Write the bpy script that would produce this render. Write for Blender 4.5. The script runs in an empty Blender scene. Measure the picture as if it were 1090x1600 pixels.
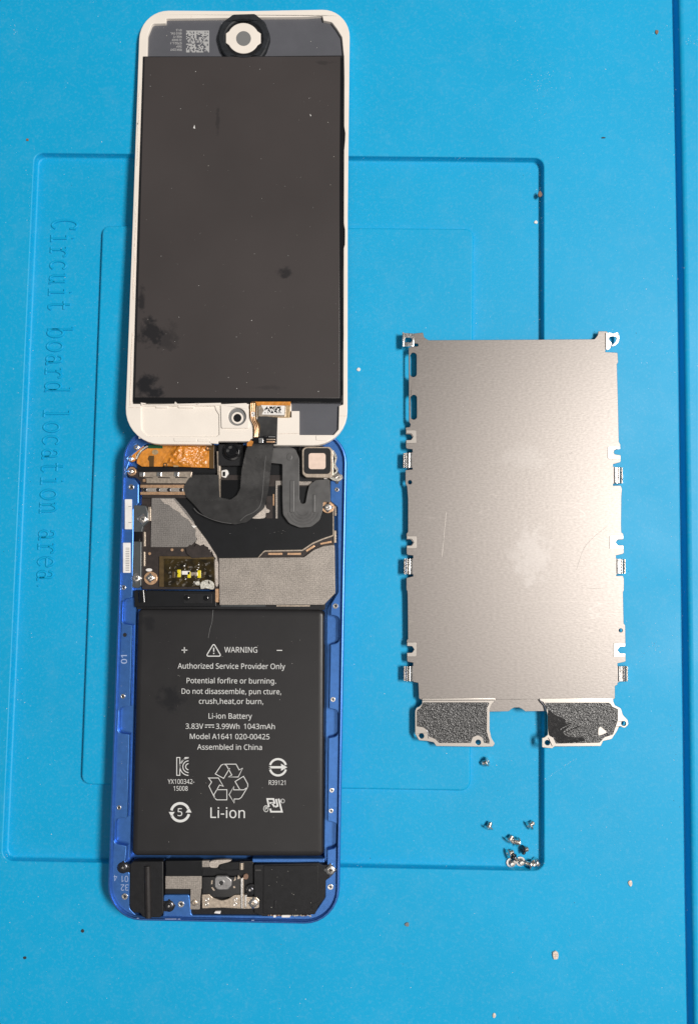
import bpy, math, random
from mathutils import Vector, Matrix
from mathutils.geometry import tessellate_polygon

random.seed(7)
S = 0.001                      # all dimensions below are millimetres
scene = bpy.context.scene
coll = scene.collection

# ------------------------------------------------------------------ camera, light, exposure
CAM = (60.738, 89.673, 221.346)
CROT = (0.066837, 0.005443, 0.016667)
FPX, W0, H0 = 1300.0, 1090.0, 1600.0
cd = bpy.data.cameras.new('camera')
cam = bpy.data.objects.new('camera', cd)
coll.objects.link(cam)
cam.location = [c * S for c in CAM]
cam.rotation_euler = CROT
cd.sensor_fit = 'VERTICAL'
cd.sensor_height = 36.0
cd.lens = 36.0 * FPX / H0
cd.clip_start = 0.005
cd.clip_end = 20.0
scene.camera = cam

world = bpy.data.worlds.new('World')
scene.world = world
world.use_nodes = True
bg = world.node_tree.nodes['Background']
bg.inputs['Color'].default_value = (0.93, 0.97, 1.0, 1)
bg.inputs['Strength'].default_value = 0.145


def area(name, loc, target, sx, sy, power, color):
    l = bpy.data.lights.new(name, 'AREA')
    l.shape = 'RECTANGLE'
    l.size, l.size_y = sx, sy
    l.energy = power
    l.color = color
    o = bpy.data.objects.new(name, l)
    o.location = loc
    o.rotation_euler = (Vector(target) - Vector(loc)).to_track_quat('-Z', 'Y').to_euler()
    coll.objects.link(o)
    return o


area('window_light', (0.66, 0.17, 1.0), (0.06, 0.09, 0), 0.45, 0.19, 15.3, (1.0, 0.955, 0.90))
area('ceiling_light', (0.10, -0.45, 1.75), (0.06, 0.09, 0), 0.7, 0.5, 2.2, (1.0, 0.93, 0.86))

scene.view_settings.view_transform = 'Standard'
scene.view_settings.look = 'None'
scene.view_settings.gamma = 1.0
scene.view_settings.exposure = 0.0
scene.view_settings.use_curve_mapping = False

# ------------------------------------------------------------------ measuring helpers
_R = (Matrix.Rotation(CROT[2], 3, 'Z') @ Matrix.Rotation(CROT[1], 3, 'Y') @ Matrix.Rotation(CROT[0], 3, 'X'))
_C = Vector(CAM)


class Plane:
    """A flat base the parts of one thing are built up from: origin, two axes, normal (mm)."""
    def __init__(s, o, slope):
        s.o = Vector(o)
        s.ex = Vector((1, 0, 0))
        s.ey = Vector((0, math.cos(slope), math.sin(slope)))
        s.n = s.ex.cross(s.ey)

    def at(s, px, py, h):
        """picture measurement -> (u, v) in mm on the plane raised by h"""
        d = _R @ Vector(((px - W0 / 2) / FPX, (H0 / 2 - py) / FPX, -1))
        t = (s.o + s.n * h - _C).dot(s.n) / d.dot(s.n)
        q = _C + d * t - s.o
        return (q.dot(s.ex), q.dot(s.ey))

    def p3(s, u, v, h):
        return s.o + s.ex * u + s.ey * v + s.n * h


FLAT = Plane((0, 0, 0), 0)
LID = Plane((0, 120.9, 6.15), -math.atan(6.15 / 122.0))

# ------------------------------------------------------------------ materials


def mat(name, col, rough=0.5, metal=0.0, spec=0.5, var=None, bump=None, coat=0.0, rvar=None, alpha=1.0):
    """var=(scale,amount) colour mottling, bump=(scale,strength,distance mm), rvar=(scale,amount)"""
    m = bpy.data.materials.new(name)
    m.use_nodes = True
    nt = m.node_tree
    b = nt.nodes['Principled BSDF']
    b.inputs['Base Color'].default_value = (*col, 1)
    b.inputs['Roughness'].default_value = rough
    b.inputs['Metallic'].default_value = metal
    b.inputs['Specular IOR Level'].default_value = spec
    b.inputs['Coat Weight'].default_value = coat
    b.inputs['Coat Roughness'].default_value = 0.12
    b.inputs['Alpha'].default_value = alpha
    tc = nt.nodes.new('ShaderNodeTexCoord')

    def noise(scale, detail=3.0):
        n = nt.nodes.new('ShaderNodeTexNoise')
        n.inputs['Scale'].default_value = scale
        n.inputs['Detail'].default_value = detail
        nt.links.new(tc.outputs['Object'], n.inputs['Vector'])
        return n
    if var:
        n = noise(var[0])
        r = nt.nodes.new('ShaderNodeMapRange')
        r.inputs['From Min'].default_value = 0.3
        r.inputs['From Max'].default_value = 0.7
        r.inputs['To Min'].default_value = 1 - var[1]
        r.inputs['To Max'].default_value = 1 + var[1]
        nt.links.new(n.outputs['Fac'], r.inputs['Value'])
        mx = nt.nodes.new('ShaderNodeMix')
        mx.data_type = 'RGBA'
        mx.blend_type = 'MULTIPLY'
        mx.inputs['Factor'].default_value = 1
        mx.inputs['A'].default_value = (*col, 1)
        nt.links.new(r.outputs['Result'], mx.inputs['B'])
        nt.links.new(mx.outputs['Result'], b.inputs['Base Color'])
    if rvar:
        n = noise(rvar[0])
        r = nt.nodes.new('ShaderNodeMapRange')
        r.inputs['From Min'].default_value = 0.3
        r.inputs['From Max'].default_value = 0.7
        r.inputs['To Min'].default_value = max(0.03, rough - rvar[1])
        r.inputs['To Max'].default_value = min(1, rough + rvar[1])
        nt.links.new(n.outputs['Fac'], r.inputs['Value'])
        nt.links.new(r.outputs['Result'], b.inputs['Roughness'])
    if bump:
        n = noise(bump[0], 2.0)
        bp = nt.nodes.new('ShaderNodeBump')
        bp.inputs['Strength'].default_value = bump[1]
        bp.inputs['Distance'].default_value = bump[2] * S
        nt.links.new(n.outputs['Fac'], bp.inputs['Height'])
        nt.links.new(bp.outputs['Normal'], b.inputs['Normal'])
    m['tc'] = 1
    return m


def nodes_of(m):
    nt = m.node_tree
    b = nt.nodes['Principled BSDF']
    tc = [n for n in nt.nodes if n.type == 'TEX_COORD'][0]
    return nt, b, tc


def math_node(nt, op, a, b=None):
    n = nt.nodes.new('ShaderNodeMath')
    n.operation = op
    for i, v in enumerate((a, b)):
        if v is None:
            continue
        if isinstance(v, (int, float)):
            n.inputs[i].default_value = v
        else:
            nt.links.new(v, n.inputs[i])
    return n.outputs[0]


M = {}
M['mat'] = mat('silicone_blue', (0.002, 0.365, 0.67), 0.50, spec=0.30, var=(28, 0.03), bump=(2600, 0.25, 0.08), rvar=(45, 0.06))
M['letter'] = mat('silicone_letter', (0.002, 0.365, 0.67), 0.45, spec=0.3)
M['white'] = mat('white_plastic', (0.85, 0.78, 0.705), 0.42, var=(150, 0.03), bump=(900, 0.1, 0.05))
M['glass_back'] = mat('grey_glass_paint', (0.105, 0.107, 0.122), 0.3, var=(200, 0.05))
M['print'] = mat('grey_print', (0.42, 0.42, 0.42), 0.5)
M['black_rubber'] = mat('black_rubber', (0.012, 0.014, 0.018), 0.6, var=(900, 0.4), bump=(2500, 0.5, 0.08))
M['black'] = mat('black_plastic', (0.009, 0.009, 0.0105), 0.45, spec=0.4, var=(700, 0.25), bump=(3000, 0.3, 0.04))
M['black_gloss'] = mat('black_gloss', (0.008, 0.008, 0.009), 0.15)
M['film'] = mat('black_film', (0.006, 0.0065, 0.008), 0.42, spec=0.35, var=(300, 0.2))
M['flex'] = mat('black_flex', (0.034, 0.033, 0.033), 0.34, spec=0.55, var=(250, 0.25), bump=(260, 0.35, 0.5), rvar=(300, 0.1))
M['flex_grey'] = mat('grey_flex', (0.100, 0.098, 0.098), 0.36, var=(400, 0.15), rvar=(300, 0.1))
M['pcb'] = mat('dark_board', (0.028, 0.020, 0.018), 0.45, var=(800, 0.3), bump=(1500, 0.3, 0.05))
M['copper'] = mat('copper_pad', (0.80, 0.50, 0.30), 0.38, metal=0.85, var=(1500, 0.2), bump=(2500, 0.3, 0.03))
M['cream_metal'] = mat('cream_metal', (0.62, 0.52, 0.42), 0.36, metal=0.8, var=(1500, 0.2), bump=(2000, 0.4, 0.05))
M['steel'] = mat('steel', (0.72, 0.70, 0.68), 0.26, metal=1.0, var=(1200, 0.15), rvar=(2000, 0.1))
M['screw'] = mat('screw_steel', (0.80, 0.76, 0.72), 0.28, metal=1.0, var=(2500, 0.25))
M['screw_dark'] = mat('dark_screw', (0.10, 0.10, 0.11), 0.25, metal=0.9)
M['blue'] = mat('anodised_blue', (0.068, 0.20, 0.55), 0.34, metal=0.7, var=(900, 0.08), bump=(5000, 0.15, 0.02))
M['blue_print'] = mat('engraved_bare', (0.42, 0.52, 0.75), 0.5, metal=0.4)
M['kapton'] = mat('kapton', (0.64, 0.235, 0.018), 0.36, spec=0.5, var=(700, 0.22), bump=(1300, 0.5, 0.2))
M['kapton'].node_tree.nodes['Principled BSDF'].inputs['IOR'].default_value = 1.85
M['kapton_dark'] = mat('kapton_brown', (0.10, 0.055, 0.018), 0.3)
M['amber'] = mat('amber_tape', (0.024, 0.015, 0.002), 0.16, var=(400, 0.8), bump=(500, 0.5, 0.15), coat=0.7)
M['amber_edge'] = mat('amber_edge', (0.085, 0.055, 0.02), 0.35, var=(700, 0.25))
M['yellow'] = mat('yellow_glint', (0.75, 0.62, 0.02), 0.3)
M['dry_glue'] = mat('dry_glue', (0.55, 0.53, 0.47), 0.6, var=(2500, 0.5), bump=(2500, 0.8, 0.2))
M['foam_white'] = mat('white_foam', (0.80, 0.77, 0.74), 0.65, var=(600, 0.08))
M['grey_bracket'] = mat('grey_bracket', (0.085, 0.095, 0.10), 0.4, metal=0.3, var=(600, 0.1))
M['dome'] = mat('worn_steel', (0.42, 0.41, 0.41), 0.42, metal=0.9, var=(900, 0.15))
M['rib'] = mat('satin_black_lit', (0.022, 0.019, 0.019), 0.32, var=(700, 0.2))  # lighter brownish base colour paints in the highlight along the ridge
M['green'] = mat('green_board', (0.01, 0.09, 0.035), 0.4)
M['lens_grey'] = mat('lens_grey', (0.20, 0.20, 0.20), 0.4)
M['white_print'] = mat('white_print', (0.70, 0.70, 0.69), 0.55)
M['pink_glass'] = mat('sensor_glass', (0.80, 0.62, 0.52), 0.25, var=(900, 0.06))
M['gold_board'] = mat('gold_board', (0.50, 0.36, 0.20), 0.4, metal=0.4, var=(1500, 0.25))
M['plate'] = mat('brushed_plate', (0.235, 0.216, 0.204), 0.44, metal=1.0)
M['plate_edge'] = mat('plate_bright', (0.42, 0.39, 0.36), 0.40, metal=1.0)
M['crinkle'] = mat('crinkled_tape', (0.030, 0.030, 0.031), 0.30, spec=0.8, var=(2000, 0.7), bump=(2700, 0.9, 0.26))
M['tape_flat'] = mat('glossy_black_tape', (0.010, 0.010, 0.011), 0.2, bump=(700, 0.4, 0.2))
M['dust_white'] = mat('dust_white', (0.75, 0.74, 0.72), 0.7)
M['dust_dark'] = mat('dust_dark', (0.03, 0.03, 0.035), 0.7)
M['dust_brown'] = mat('dust_brown', (0.22, 0.13, 0.09), 0.7)
M['chip'] = mat('paint_chip', (0.70, 0.58, 0.50), 0.6, var=(2500, 0.35), bump=(2500, 0.8, 0.2))


# conductive fabric: fine woven mesh
def fabric(name, col):
    m = mat(name, col, 0.5, metal=0.45)
    nt, b, tc = nodes_of(m)
    mp = nt.nodes.new('ShaderNodeMapping')
    nt.links.new(tc.outputs['Object'], mp.inputs['Vector'])
    mp.inputs['Rotation'].default_value = (0, 0, 0.03)
    outs = []
    for ax in ('X', 'Y'):
        w = nt.nodes.new('ShaderNodeTexWave')
        w.bands_direction = ax
        w.inputs['Scale'].default_value = 620
        w.inputs['Distortion'].default_value = 1.6
        w.inputs['Detail'].default_value = 2
        w.inputs['Detail Scale'].default_value = 3
        nt.links.new(mp.outputs['Vector'], w.inputs['Vector'])
        outs.append(w.outputs['Fac'])
    s = math_node(nt, 'ADD', outs[0], outs[1])
    n = nt.nodes.new('ShaderNodeTexNoise')
    n.inputs['Scale'].default_value = 3200
    n.inputs['Detail'].default_value = 3
    nt.links.new(tc.outputs['Object'], n.inputs['Vector'])
    n2 = nt.nodes.new('ShaderNodeTexNoise')
    n2.inputs['Scale'].default_value = 250
    nt.links.new(tc.outputs['Object'], n2.inputs['Vector'])
    f = math_node(nt, 'ADD', math_node(nt, 'MULTIPLY', s, 0.12), math_node(nt, 'MULTIPLY', n.outputs['Fac'], 1.1))
    f = math_node(nt, 'ADD', f, math_node(nt, 'MULTIPLY', n2.outputs['Fac'], 0.35))
    mx = nt.nodes.new('ShaderNodeMix')
    mx.data_type = 'RGBA'
    mx.blend_type = 'MULTIPLY'
    mx.inputs['Factor'].default_value = 1
    mx.inputs['A'].default_value = (*col, 1)
    nt.links.new(f, mx.inputs['B'])
    nt.links.new(mx.outputs['Result'], b.inputs['Base Color'])
    bp = nt.nodes.new('ShaderNodeBump')
    bp.inputs['Strength'].default_value = 0.5
    bp.inputs['Distance'].default_value = 0.06 * S
    nt.links.new(f, bp.inputs['Height'])
    nt.links.new(bp.outputs['Normal'], b.inputs['Normal'])
    return m


M['fabric'] = fabric('conductive_fabric', (0.42, 0.375, 0.335))
M['fabric_dark'] = fabric('conductive_fabric_grey', (0.27, 0.25, 0.235))
M['fabric_torn'] = fabric('torn_foil', (0.62, 0.55, 0.49))


def add_dots(m, scale, thresh, col, amount=1.0):
    """a sprinkling of tiny round specks lying on the surface"""
    nt, b, tc = nodes_of(m)
    v = nt.nodes.new('ShaderNodeTexVoronoi')
    v.inputs['Scale'].default_value = scale
    nt.links.new(tc.outputs['Object'], v.inputs['Vector'])
    sep = nt.nodes.new('ShaderNodeSeparateColor')
    nt.links.new(v.outputs['Color'], sep.inputs['Color'])
    rad = math_node(nt, 'MULTIPLY', math_node(nt, 'SUBTRACT', sep.outputs[0], 1 - thresh), 0.5)
    hit = math_node(nt, 'MULTIPLY', math_node(nt, 'LESS_THAN', v.outputs['Distance'], rad), amount)
    mx = nt.nodes.new('ShaderNodeMix')
    mx.data_type = 'RGBA'
    src = b.inputs['Base Color'].links[0].from_socket if b.inputs['Base Color'].links else None
    if src:
        nt.links.new(src, mx.inputs['A'])
    else:
        mx.inputs['A'].default_value = b.inputs['Base Color'].default_value
    mx.inputs['B'].default_value = (*col, 1)
    nt.links.new(hit, mx.inputs['Factor'])
    nt.links.new(mx.outputs['Result'], b.inputs['Base Color'])


def add_smudges(m, spots, col, rough):
    """fingerprints: clean, glossier patches (centre x,y, radii in mm, ridged) on a hazy film"""
    nt, b, tc = nodes_of(m)
    tot = None
    for (cx, cy, rx, ry, strength) in spots:
        mp = nt.nodes.new('ShaderNodeMapping')
        mp.vector_type = 'POINT'
        mp.inputs['Location'].default_value = (-cx / rx, -cy / ry, 0)
        mp.inputs['Scale'].default_value = (1 / (rx * S), 1 / (ry * S), 0)
        nt.links.new(tc.outputs['Object'], mp.inputs['Vector'])
        ln = nt.nodes.new('ShaderNodeVectorMath')
        ln.operation = 'LENGTH'
        nt.links.new(mp.outputs['Vector'], ln.inputs[0])
        f = math_node(nt, 'SUBTRACT', 1.0, ln.outputs['Value'])
        n = nt.nodes.new('ShaderNodeTexNoise')
        n.inputs['Scale'].default_value = 420
        n.inputs['Detail'].default_value = 6
        n.inputs['Roughness'].default_value = 0.65
        nt.links.new(tc.outputs['Object'], n.inputs['Vector'])
        f = math_node(nt, 'ADD', f, math_node(nt, 'MULTIPLY', math_node(nt, 'SUBTRACT', n.outputs['Fac'], 0.55), 2.2))
        r = nt.nodes.new('ShaderNodeMapRange')
        r.inputs['From Min'].default_value = 0.1
        r.inputs['From Max'].default_value = 0.55
        r.inputs['To Max'].default_value = strength
        nt.links.new(f, r.inputs['Value'])
        tot = r.outputs['Result'] if tot is None else math_node(nt, 'MAXIMUM', tot, r.outputs['Result'])
    mx = nt.nodes.new('ShaderNodeMix')
    mx.data_type = 'RGBA'
    src = b.inputs['Base Color'].links[0].from_socket if b.inputs['Base Color'].links else None
    if src:
        nt.links.new(src, mx.inputs['A'])
    else:
        mx.inputs['A'].default_value = b.inputs['Base Color'].default_value
    mx.inputs['B'].default_value = (*col, 1)
    nt.links.new(tot, mx.inputs['Factor'])
    nt.links.new(mx.outputs['Result'], b.inputs['Base Color'])
    r2 = nt.nodes.new('ShaderNodeMapRange')
    r2.inputs['To Min'].default_value = b.inputs['Roughness'].default_value
    r2.inputs['To Max'].default_value = rough
    nt.links.new(tot, r2.inputs['Value'])
    nt.links.new(r2.outputs['Result'], b.inputs['Roughness'])


def brushed(m):
    """rolled-metal grain plus fine scratches"""
    nt, b, tc = nodes_of(m)
    mp = nt.nodes.new('ShaderNodeMapping')
    mp.inputs['Scale'].default_value = (1100, 2600, 1)
    nt.links.new(tc.outputs['Object'], mp.inputs['Vector'])
    n = nt.nodes.new('ShaderNodeTexNoise')
    n.inputs['Scale'].default_value = 1
    n.inputs['Detail'].default_value = 3
    nt.links.new(mp.outputs['Vector'], n.inputs['Vector'])
    col = nt.nodes.new('ShaderNodeMapRange')
    col.inputs['From Min'].default_value = 0.3
    col.inputs['From Max'].default_value = 0.7
    col.inputs['To Min'].default_value = 0.90
    col.inputs['To Max'].default_value = 1.08
    nt.links.new(n.outputs['Fac'], col.inputs['Value'])
    # scratches: thin iso-lines of stretched noise
    scr = None
    for rot, sx, sy, seed in ((0.5, 14, 160, 1.0), (-1.1, 12, 130, 5.0), (1.45, 10, 150, 9.0)):
        mp2 = nt.nodes.new('ShaderNodeMapping')
        mp2.inputs['Rotation'].default_value = (0, 0, rot)
        mp2.inputs['Scale'].default_value = (sx, sy, 1)
        mp2.inputs['Location'].default_value = (seed, seed * 2, 0)
        nt.links.new(tc.outputs['Object'], mp2.inputs['Vector'])
        n2 = nt.nodes.new('ShaderNodeTexNoise')
        n2.inputs['Scale'].default_value = 1.6
        n2.inputs['Detail'].default_value = 0
        nt.links.new(mp2.outputs['Vector'], n2.inputs['Vector'])
        d = math_node(nt, 'ABSOLUTE', math_node(nt, 'SUBTRACT', n2.outputs['Fac'], 0.68))
        h = math_node(nt, 'LESS_THAN', d, 0.0035)
        n3 = nt.nodes.new('ShaderNodeTexNoise')
        n3.inputs['Scale'].default_value = 45 + seed
        nt.links.new(tc.outputs['Object'], n3.inputs['Vector'])
        h = math_node(nt, 'MULTIPLY', h, math_node(nt, 'GREATER_THAN', n3.outputs['Fac'], 0.54))
        scr = h if scr is None else math_node(nt, 'MAXIMUM', scr, h)
    tot = math_node(nt, 'ADD', col.outputs['Result'], math_node(nt, 'MULTIPLY', scr, 0.10))
    mx = nt.nodes.new('ShaderNodeMix')
    mx.data_type = 'RGBA'
    mx.blend_type = 'MULTIPLY'
    mx.inputs['Factor'].default_value = 1
    mx.inputs['A'].default_value = b.inputs['Base Color'].default_value
    nt.links.new(tot, mx.inputs['B'])
    nt.links.new(mx.outputs['Result'], b.inputs['Base Color'])
    bp = nt.nodes.new('ShaderNodeBump')
    bp.inputs['Strength'].default_value = 0.35
    bp.inputs['Distance'].default_value = 0.03 * S
    nt.links.new(n.outputs['Fac'], bp.inputs['Height'])
    nt.links.new(bp.outputs['Normal'], b.inputs['Normal'])


def add_film(m, scale, col, amount):
    """a patchy film of settled dust"""
    nt, b, tc = nodes_of(m)
    n = nt.nodes.new('ShaderNodeTexNoise')
    n.inputs['Scale'].default_value = scale
    n.inputs['Detail'].default_value = 8
    n.inputs['Roughness'].default_value = 0.62
    nt.links.new(tc.outputs['Object'], n.inputs['Vector'])
    r = nt.nodes.new('ShaderNodeMapRange')
    r.inputs['From Min'].default_value = 0.50
    r.inputs['From Max'].default_value = 0.80
    r.inputs['To Max'].default_value = amount
    nt.links.new(n.outputs['Fac'], r.inputs['Value'])
    mx = nt.nodes.new('ShaderNodeMix')
    mx.data_type = 'RGBA'
    nt.links.new(b.inputs['Base Color'].links[0].from_socket, mx.inputs['A'])
    mx.inputs['B'].default_value = (*col, 1)
    nt.links.new(r.outputs['Result'], mx.inputs['Factor'])
    nt.links.new(mx.outputs['Result'], b.inputs['Base Color'])


brushed(M['plate'])
add_film(M['mat'], 160, (0.30, 0.52, 0.68), 0.07)
add_film(M['mat'], 1400, (0.30, 0.52, 0.68), 0.16)
add_dots(M['mat'], 520, 0.16, (0.30, 0.58, 0.78), 0.6)
add_dots(M['mat'], 430, 0.07, (0.01, 0.10, 0.22), 0.6)


# ------------------------------------------------------------------ geometry helpers


def loop_round(pts, n=5):
    """corners given as (x, y) or (x, y, r): replaces the cornered ones by arcs"""
    out = []
    N = len(pts)
    for i, p in enumerate(pts):
        r = p[2] if len(p) > 2 else 0
        P = Vector(p[:2])
        if r <= 0:
            out.append((P.x, P.y))
            continue
        A = Vector(pts[i - 1][:2])
        B = Vector(pts[(i + 1) % N][:2])
        a, b = (A - P), (B - P)
        la, lb = a.length, b.length
        a.normalize()
        b.normalize()
        ang = math.acos(max(-1, min(1, a.dot(b))))
        if ang > 3.05:
            out.append((P.x, P.y))
            continue
        d = min(r / math.tan(ang / 2), la * 0.49, lb * 0.49)
        rr = d * math.tan(ang / 2)
        c = P + (a + b).normalized() * (rr / math.sin(ang / 2))
        s, e = P + a * d - c, P + b * d - c
        a0 = math.atan2(s.y, s.x)
        da = (math.atan2(e.y, e.x) - a0 + math.pi) % (2 * math.pi) - math.pi
        for k in range(n + 1):
            t = a0 + da * k / n
            out.append((c.x + rr * math.cos(t), c.y + rr * math.sin(t)))
    return out


def rr(x0, y0, x1, y1, r=0, n=4):
    return loop_round([(x0, y0, r), (x1, y0, r), (x1, y1, r), (x0, y1, r)], n)


def circ(cx, cy, r, n=28, ry=None):
    ry = r if ry is None else ry
    return [(cx + r * math.cos(2 * math.pi * i / n), cy + ry * math.sin(2 * math.pi * i / n)) for i in range(n)]


def smooth(pts, n=4, closed=True):
    out = []
    N = len(pts)
    rng = range(N) if closed else range(N - 1)
    for i in rng:
        g = (lambda k: Vector(pts[k % N])) if closed else (lambda k: Vector(pts[max(0, min(N - 1, k))]))
        p0, p1, p2, p3 = g(i - 1), g(i), g(i + 1), g(i + 2)
        for k in range(n):
            t = k / n
            q = 0.5 * ((2 * p1) + (p2 - p0) * t + (2 * p0 - 5 * p1 + 4 * p2 - p3) * t * t + (3 * p1 - p0 - 3 * p2 + p3) * t ** 3)
            out.append((q.x, q.y))
    if not closed:
        out.append(tuple(pts[-1]))
    return out


def signed_area(l):
    return 0.5 * sum(l[i - 1][0] * l[i][1] - l[i][0] * l[i - 1][1] for i in range(len(l)))


def clean(l):
    o = []
    for p in l:
        if not o or (abs(p[0] - o[-1][0]) + abs(p[1] - o[-1][1])) > 1e-5:
            o.append(p)
    if len(o) > 1 and abs(o[0][0] - o[-1][0]) + abs(o[0][1] - o[-1][1]) < 1e-5:
        o.pop()
    return o


def offset(l, d):
    """moves every edge of a loop d mm to its left (into the material)"""
    out = []
    N = len(l)
    for i in range(N):
        a, p, b = Vector(l[i - 1]), Vector(l[i]), Vector(l[(i + 1) % N])
        e1, e2 = (p - a).normalized(), (b - p).normalized()
        n1, n2 = Vector((-e1.y, e1.x)), Vector((-e2.y, e2.x))
        k = 1 + n1.dot(n2)
        m = (n1 + n2) / max(k, 0.35)
        q = p + m * d
        out.append((q.x, q.y))
    return out


class Mesh:
    def __init__(s, plane=FLAT):
        s.v, s.f, s.m, s.pl = [], [], [], plane
        s.mi = 0
        s.flat = set()

    def add(s, verts, faces):
        o = len(s.v)
        s.v += [Vector(v) for v in verts]
        s.f += [tuple(i + o for i in f) for f in faces]
        s.m += [s.mi] * len(faces)
        return s

    def prism(s, loops, ht, hb, ch=0.0, mm=False, hf=None):
        """loops: outer first, then holes; measured on the plane at height ht"""
        if loops and not isinstance(loops[0], list):
            loops = [loops]
        hs = []
        L = []
        for k, l in enumerate(loops):
            l = list(l)
            if hf:
                q = [(s.pl.at(p[0], p[1], hf(*p)), hf(*p)) for p in l]
                c = [x[0] for x in q]
                h = [x[1] for x in q]
                if (signed_area(c) > 0) == (k > 0):
                    c.reverse()
                    h.reverse()
                L.append(c)
                hs.append(h)
            else:
                c = l if mm else [s.pl.at(p[0], p[1], ht) for p in l]
                c = clean(c)
                if (signed_area(c) > 0) == (k > 0):
                    c.reverse()
                L.append(c)
                hs.append([0.0] * len(c))
        if hf:
            t = ht - hb
            rings = [(0, -t), (0, 0)]
            ht = 0
        elif ch > 0:
            rings = [(0, hb), (0, ht - ch), (ch * 0.3, ht - ch * 0.3), (ch, ht)]
        else:
            rings = [(0, hb), (0, ht)]
        verts, faces = [], []
        starts = []
        for (d, h) in rings:
            starts.append(len(verts))
            for l, hl in zip(L, hs):
                for (u, w), hh in zip(offset(l, d) if d else l, hl):
                    verts.append(s.pl.p3(u, w, h + hh))
        n = len(verts) // len(rings)
        for r in range(len(rings) - 1):
            a, b = starts[r], starts[r + 1]
            k = 0
            for l in L:
                N = len(l)
                for i in range(N):
                    j = (i + 1) % N
                    faces.append((a + k + i, a + k + j, b + k + j, b + k + i))
                k += N
        top = [Vector((u, w, 0)) for l in L for (u, w) in l]
        grp, k = [], 0
        for l in L:
            grp.append(top[k:k + len(l)])
            k += len(l)
        tri = tessellate_polygon(grp)
        if not hf:
            base = len(s.f) + len(faces)
            s.flat.update(range(base, base + 2 * len(tri)))
        for t in tri:
            a, b, c = (top[i] for i in t)
            up = (b - a).cross(c - a).z > 0
            t = t if up else t[::-1]
            faces.append(tuple(starts[-1] + i for i in t))
            faces.append(tuple(starts[0] + i for i in t[::-1]))
        return s.add(verts, faces)

    def lathe(s, c, prof, n=24, axis=None, wob=None):
        """c: 3D centre mm; prof: (radius, height) from centre outwards"""
        ax = axis or (s.pl.ex, s.pl.ey, s.pl.n)
        verts, faces = [], []
        for (r, h) in prof:
            for i in range(n):
                a = 2 * math.pi * i / n
                k = r * (wob(a, h) if wob else 1)
                verts.append(Vector(c) + ax[0] * (k * math.cos(a)) + ax[1] * (k * math.sin(a)) + ax[2] * h)
        for j in range(len(prof) - 1):
            for i in range(n):
                i2 = (i + 1) % n
                faces.append((j * n + i, (j + 1) * n + i, (j + 1) * n + i2, j * n + i2))
        return s.add(verts, faces)

    def tube(s, pts, r, n=6, flat=1.0):
        pts = [Vector(p) for p in pts]
        verts, faces = [], []
        up = s.pl.n
        for i, p in enumerate(pts):
            d = (pts[min(i + 1, len(pts) - 1)] - pts[max(i - 1, 0)]).normalized()
            side = d.cross(up)
            side = side.normalized() if side.length > 1e-6 else Vector((1, 0, 0))
            u2 = side.cross(d)
            for k in range(n):
                a = 2 * math.pi * k / n
                verts.append(p + side * (r * math.cos(a)) + u2 * (r * flat * math.sin(a)))
        for i in range(len(pts) - 1):
            for k in range(n):
                k2 = (k + 1) % n
                faces.append((i * n + k, i * n + k2, (i + 1) * n + k2, (i + 1) * n + k))
        m = len(pts) - 1
        faces.append(tuple(range(n))[::-1])
        faces.append(tuple(m * n + k for k in range(n)))
        return s.add(verts, faces)

    def ptube(s, pix, r, h, n=6, flat=1.0):
        return s.tube([s.pl.p3(*s.pl.at(x, y, h), h) for (x, y) in pix], r, n, flat)

    def stroke(s, pix, w, h, t=0.02, closed=False):
        """flat printed line of width w (picture units) along a polyline"""
        P = [Vector(p) for p in pix]
        if closed:
            P = P + [P[0], P[1]]
        Lf, Rt = [], []
        N = len(P)
        for i in range(N):
            e1 = (P[i] - P[i - 1]).normalized() if i else (P[1] - P[0]).normalized()
            e2 = (P[i + 1] - P[i]).normalized() if i < N - 1 else e1
            if closed and i == 0:
                e1 = (P[0] - P[-3]).normalized()
            n1, n2 = Vector((-e1.y, e1.x)), Vector((-e2.y, e2.x))
            m = (n1 + n2) / max(1 + n1.dot(n2), 0.4)
            Lf.append(P[i] + m * (w / 2))
            Rt.append(P[i] - m * (w / 2))
        if closed:
            Lf, Rt, N = Lf[:-1], Rt[:-1], N - 1
        verts, faces = [], []
        for i in range(N):
            for q in (Lf[i], Rt[i]):
                u, v = s.pl.at(q.x, q.y, h)
                verts.append(s.pl.p3(u, v, h))
        for i in range(N - 1):
            faces.append((2 * i, 2 * i + 1, 2 * i + 3, 2 * i + 2))
        return s.add(verts, faces)

    def build(s, name, material, parent=None, smooth_angle=35):
        org = Vector((0, 0, 0))
        if parent is not None:
            org = parent_org(parent)
        else:
            xs = [v.x for v in s.v]
            ys = [v.y for v in s.v]
            org = Vector(((min(xs) + max(xs)) / 2, (min(ys) + max(ys)) / 2, min(v.z for v in s.v)))
        me = bpy.data.meshes.new(name)
        me.from_pydata([(v - org) * S for v in s.v], [], s.f)
        mats = material if isinstance(material, (list, tuple)) else [material]
        for m_ in mats:
            me.materials.append(m_)
        if len(mats) > 1:
            me.polygons.foreach_set('material_index', s.m)
        me.polygons.foreach_set('use_smooth', [True] * len(me.polygons))
        me.update()
        try:
            me.set_sharp_from_angle(angle=math.radians(smooth_angle))
        except Exception:
            pass
        if s.flat:
            me.polygons.foreach_set('use_smooth', [i not in s.flat for i in range(len(me.polygons))])
        o = bpy.data.objects.new(name, me)
        coll.objects.link(o)
        if parent is not None:
            o.parent = parent
        else:
            o.location = org * S
        o['org'] = [org.x, org.y, org.z]
        return o


def parent_org(o):
    return Vector(o['org'])


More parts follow.
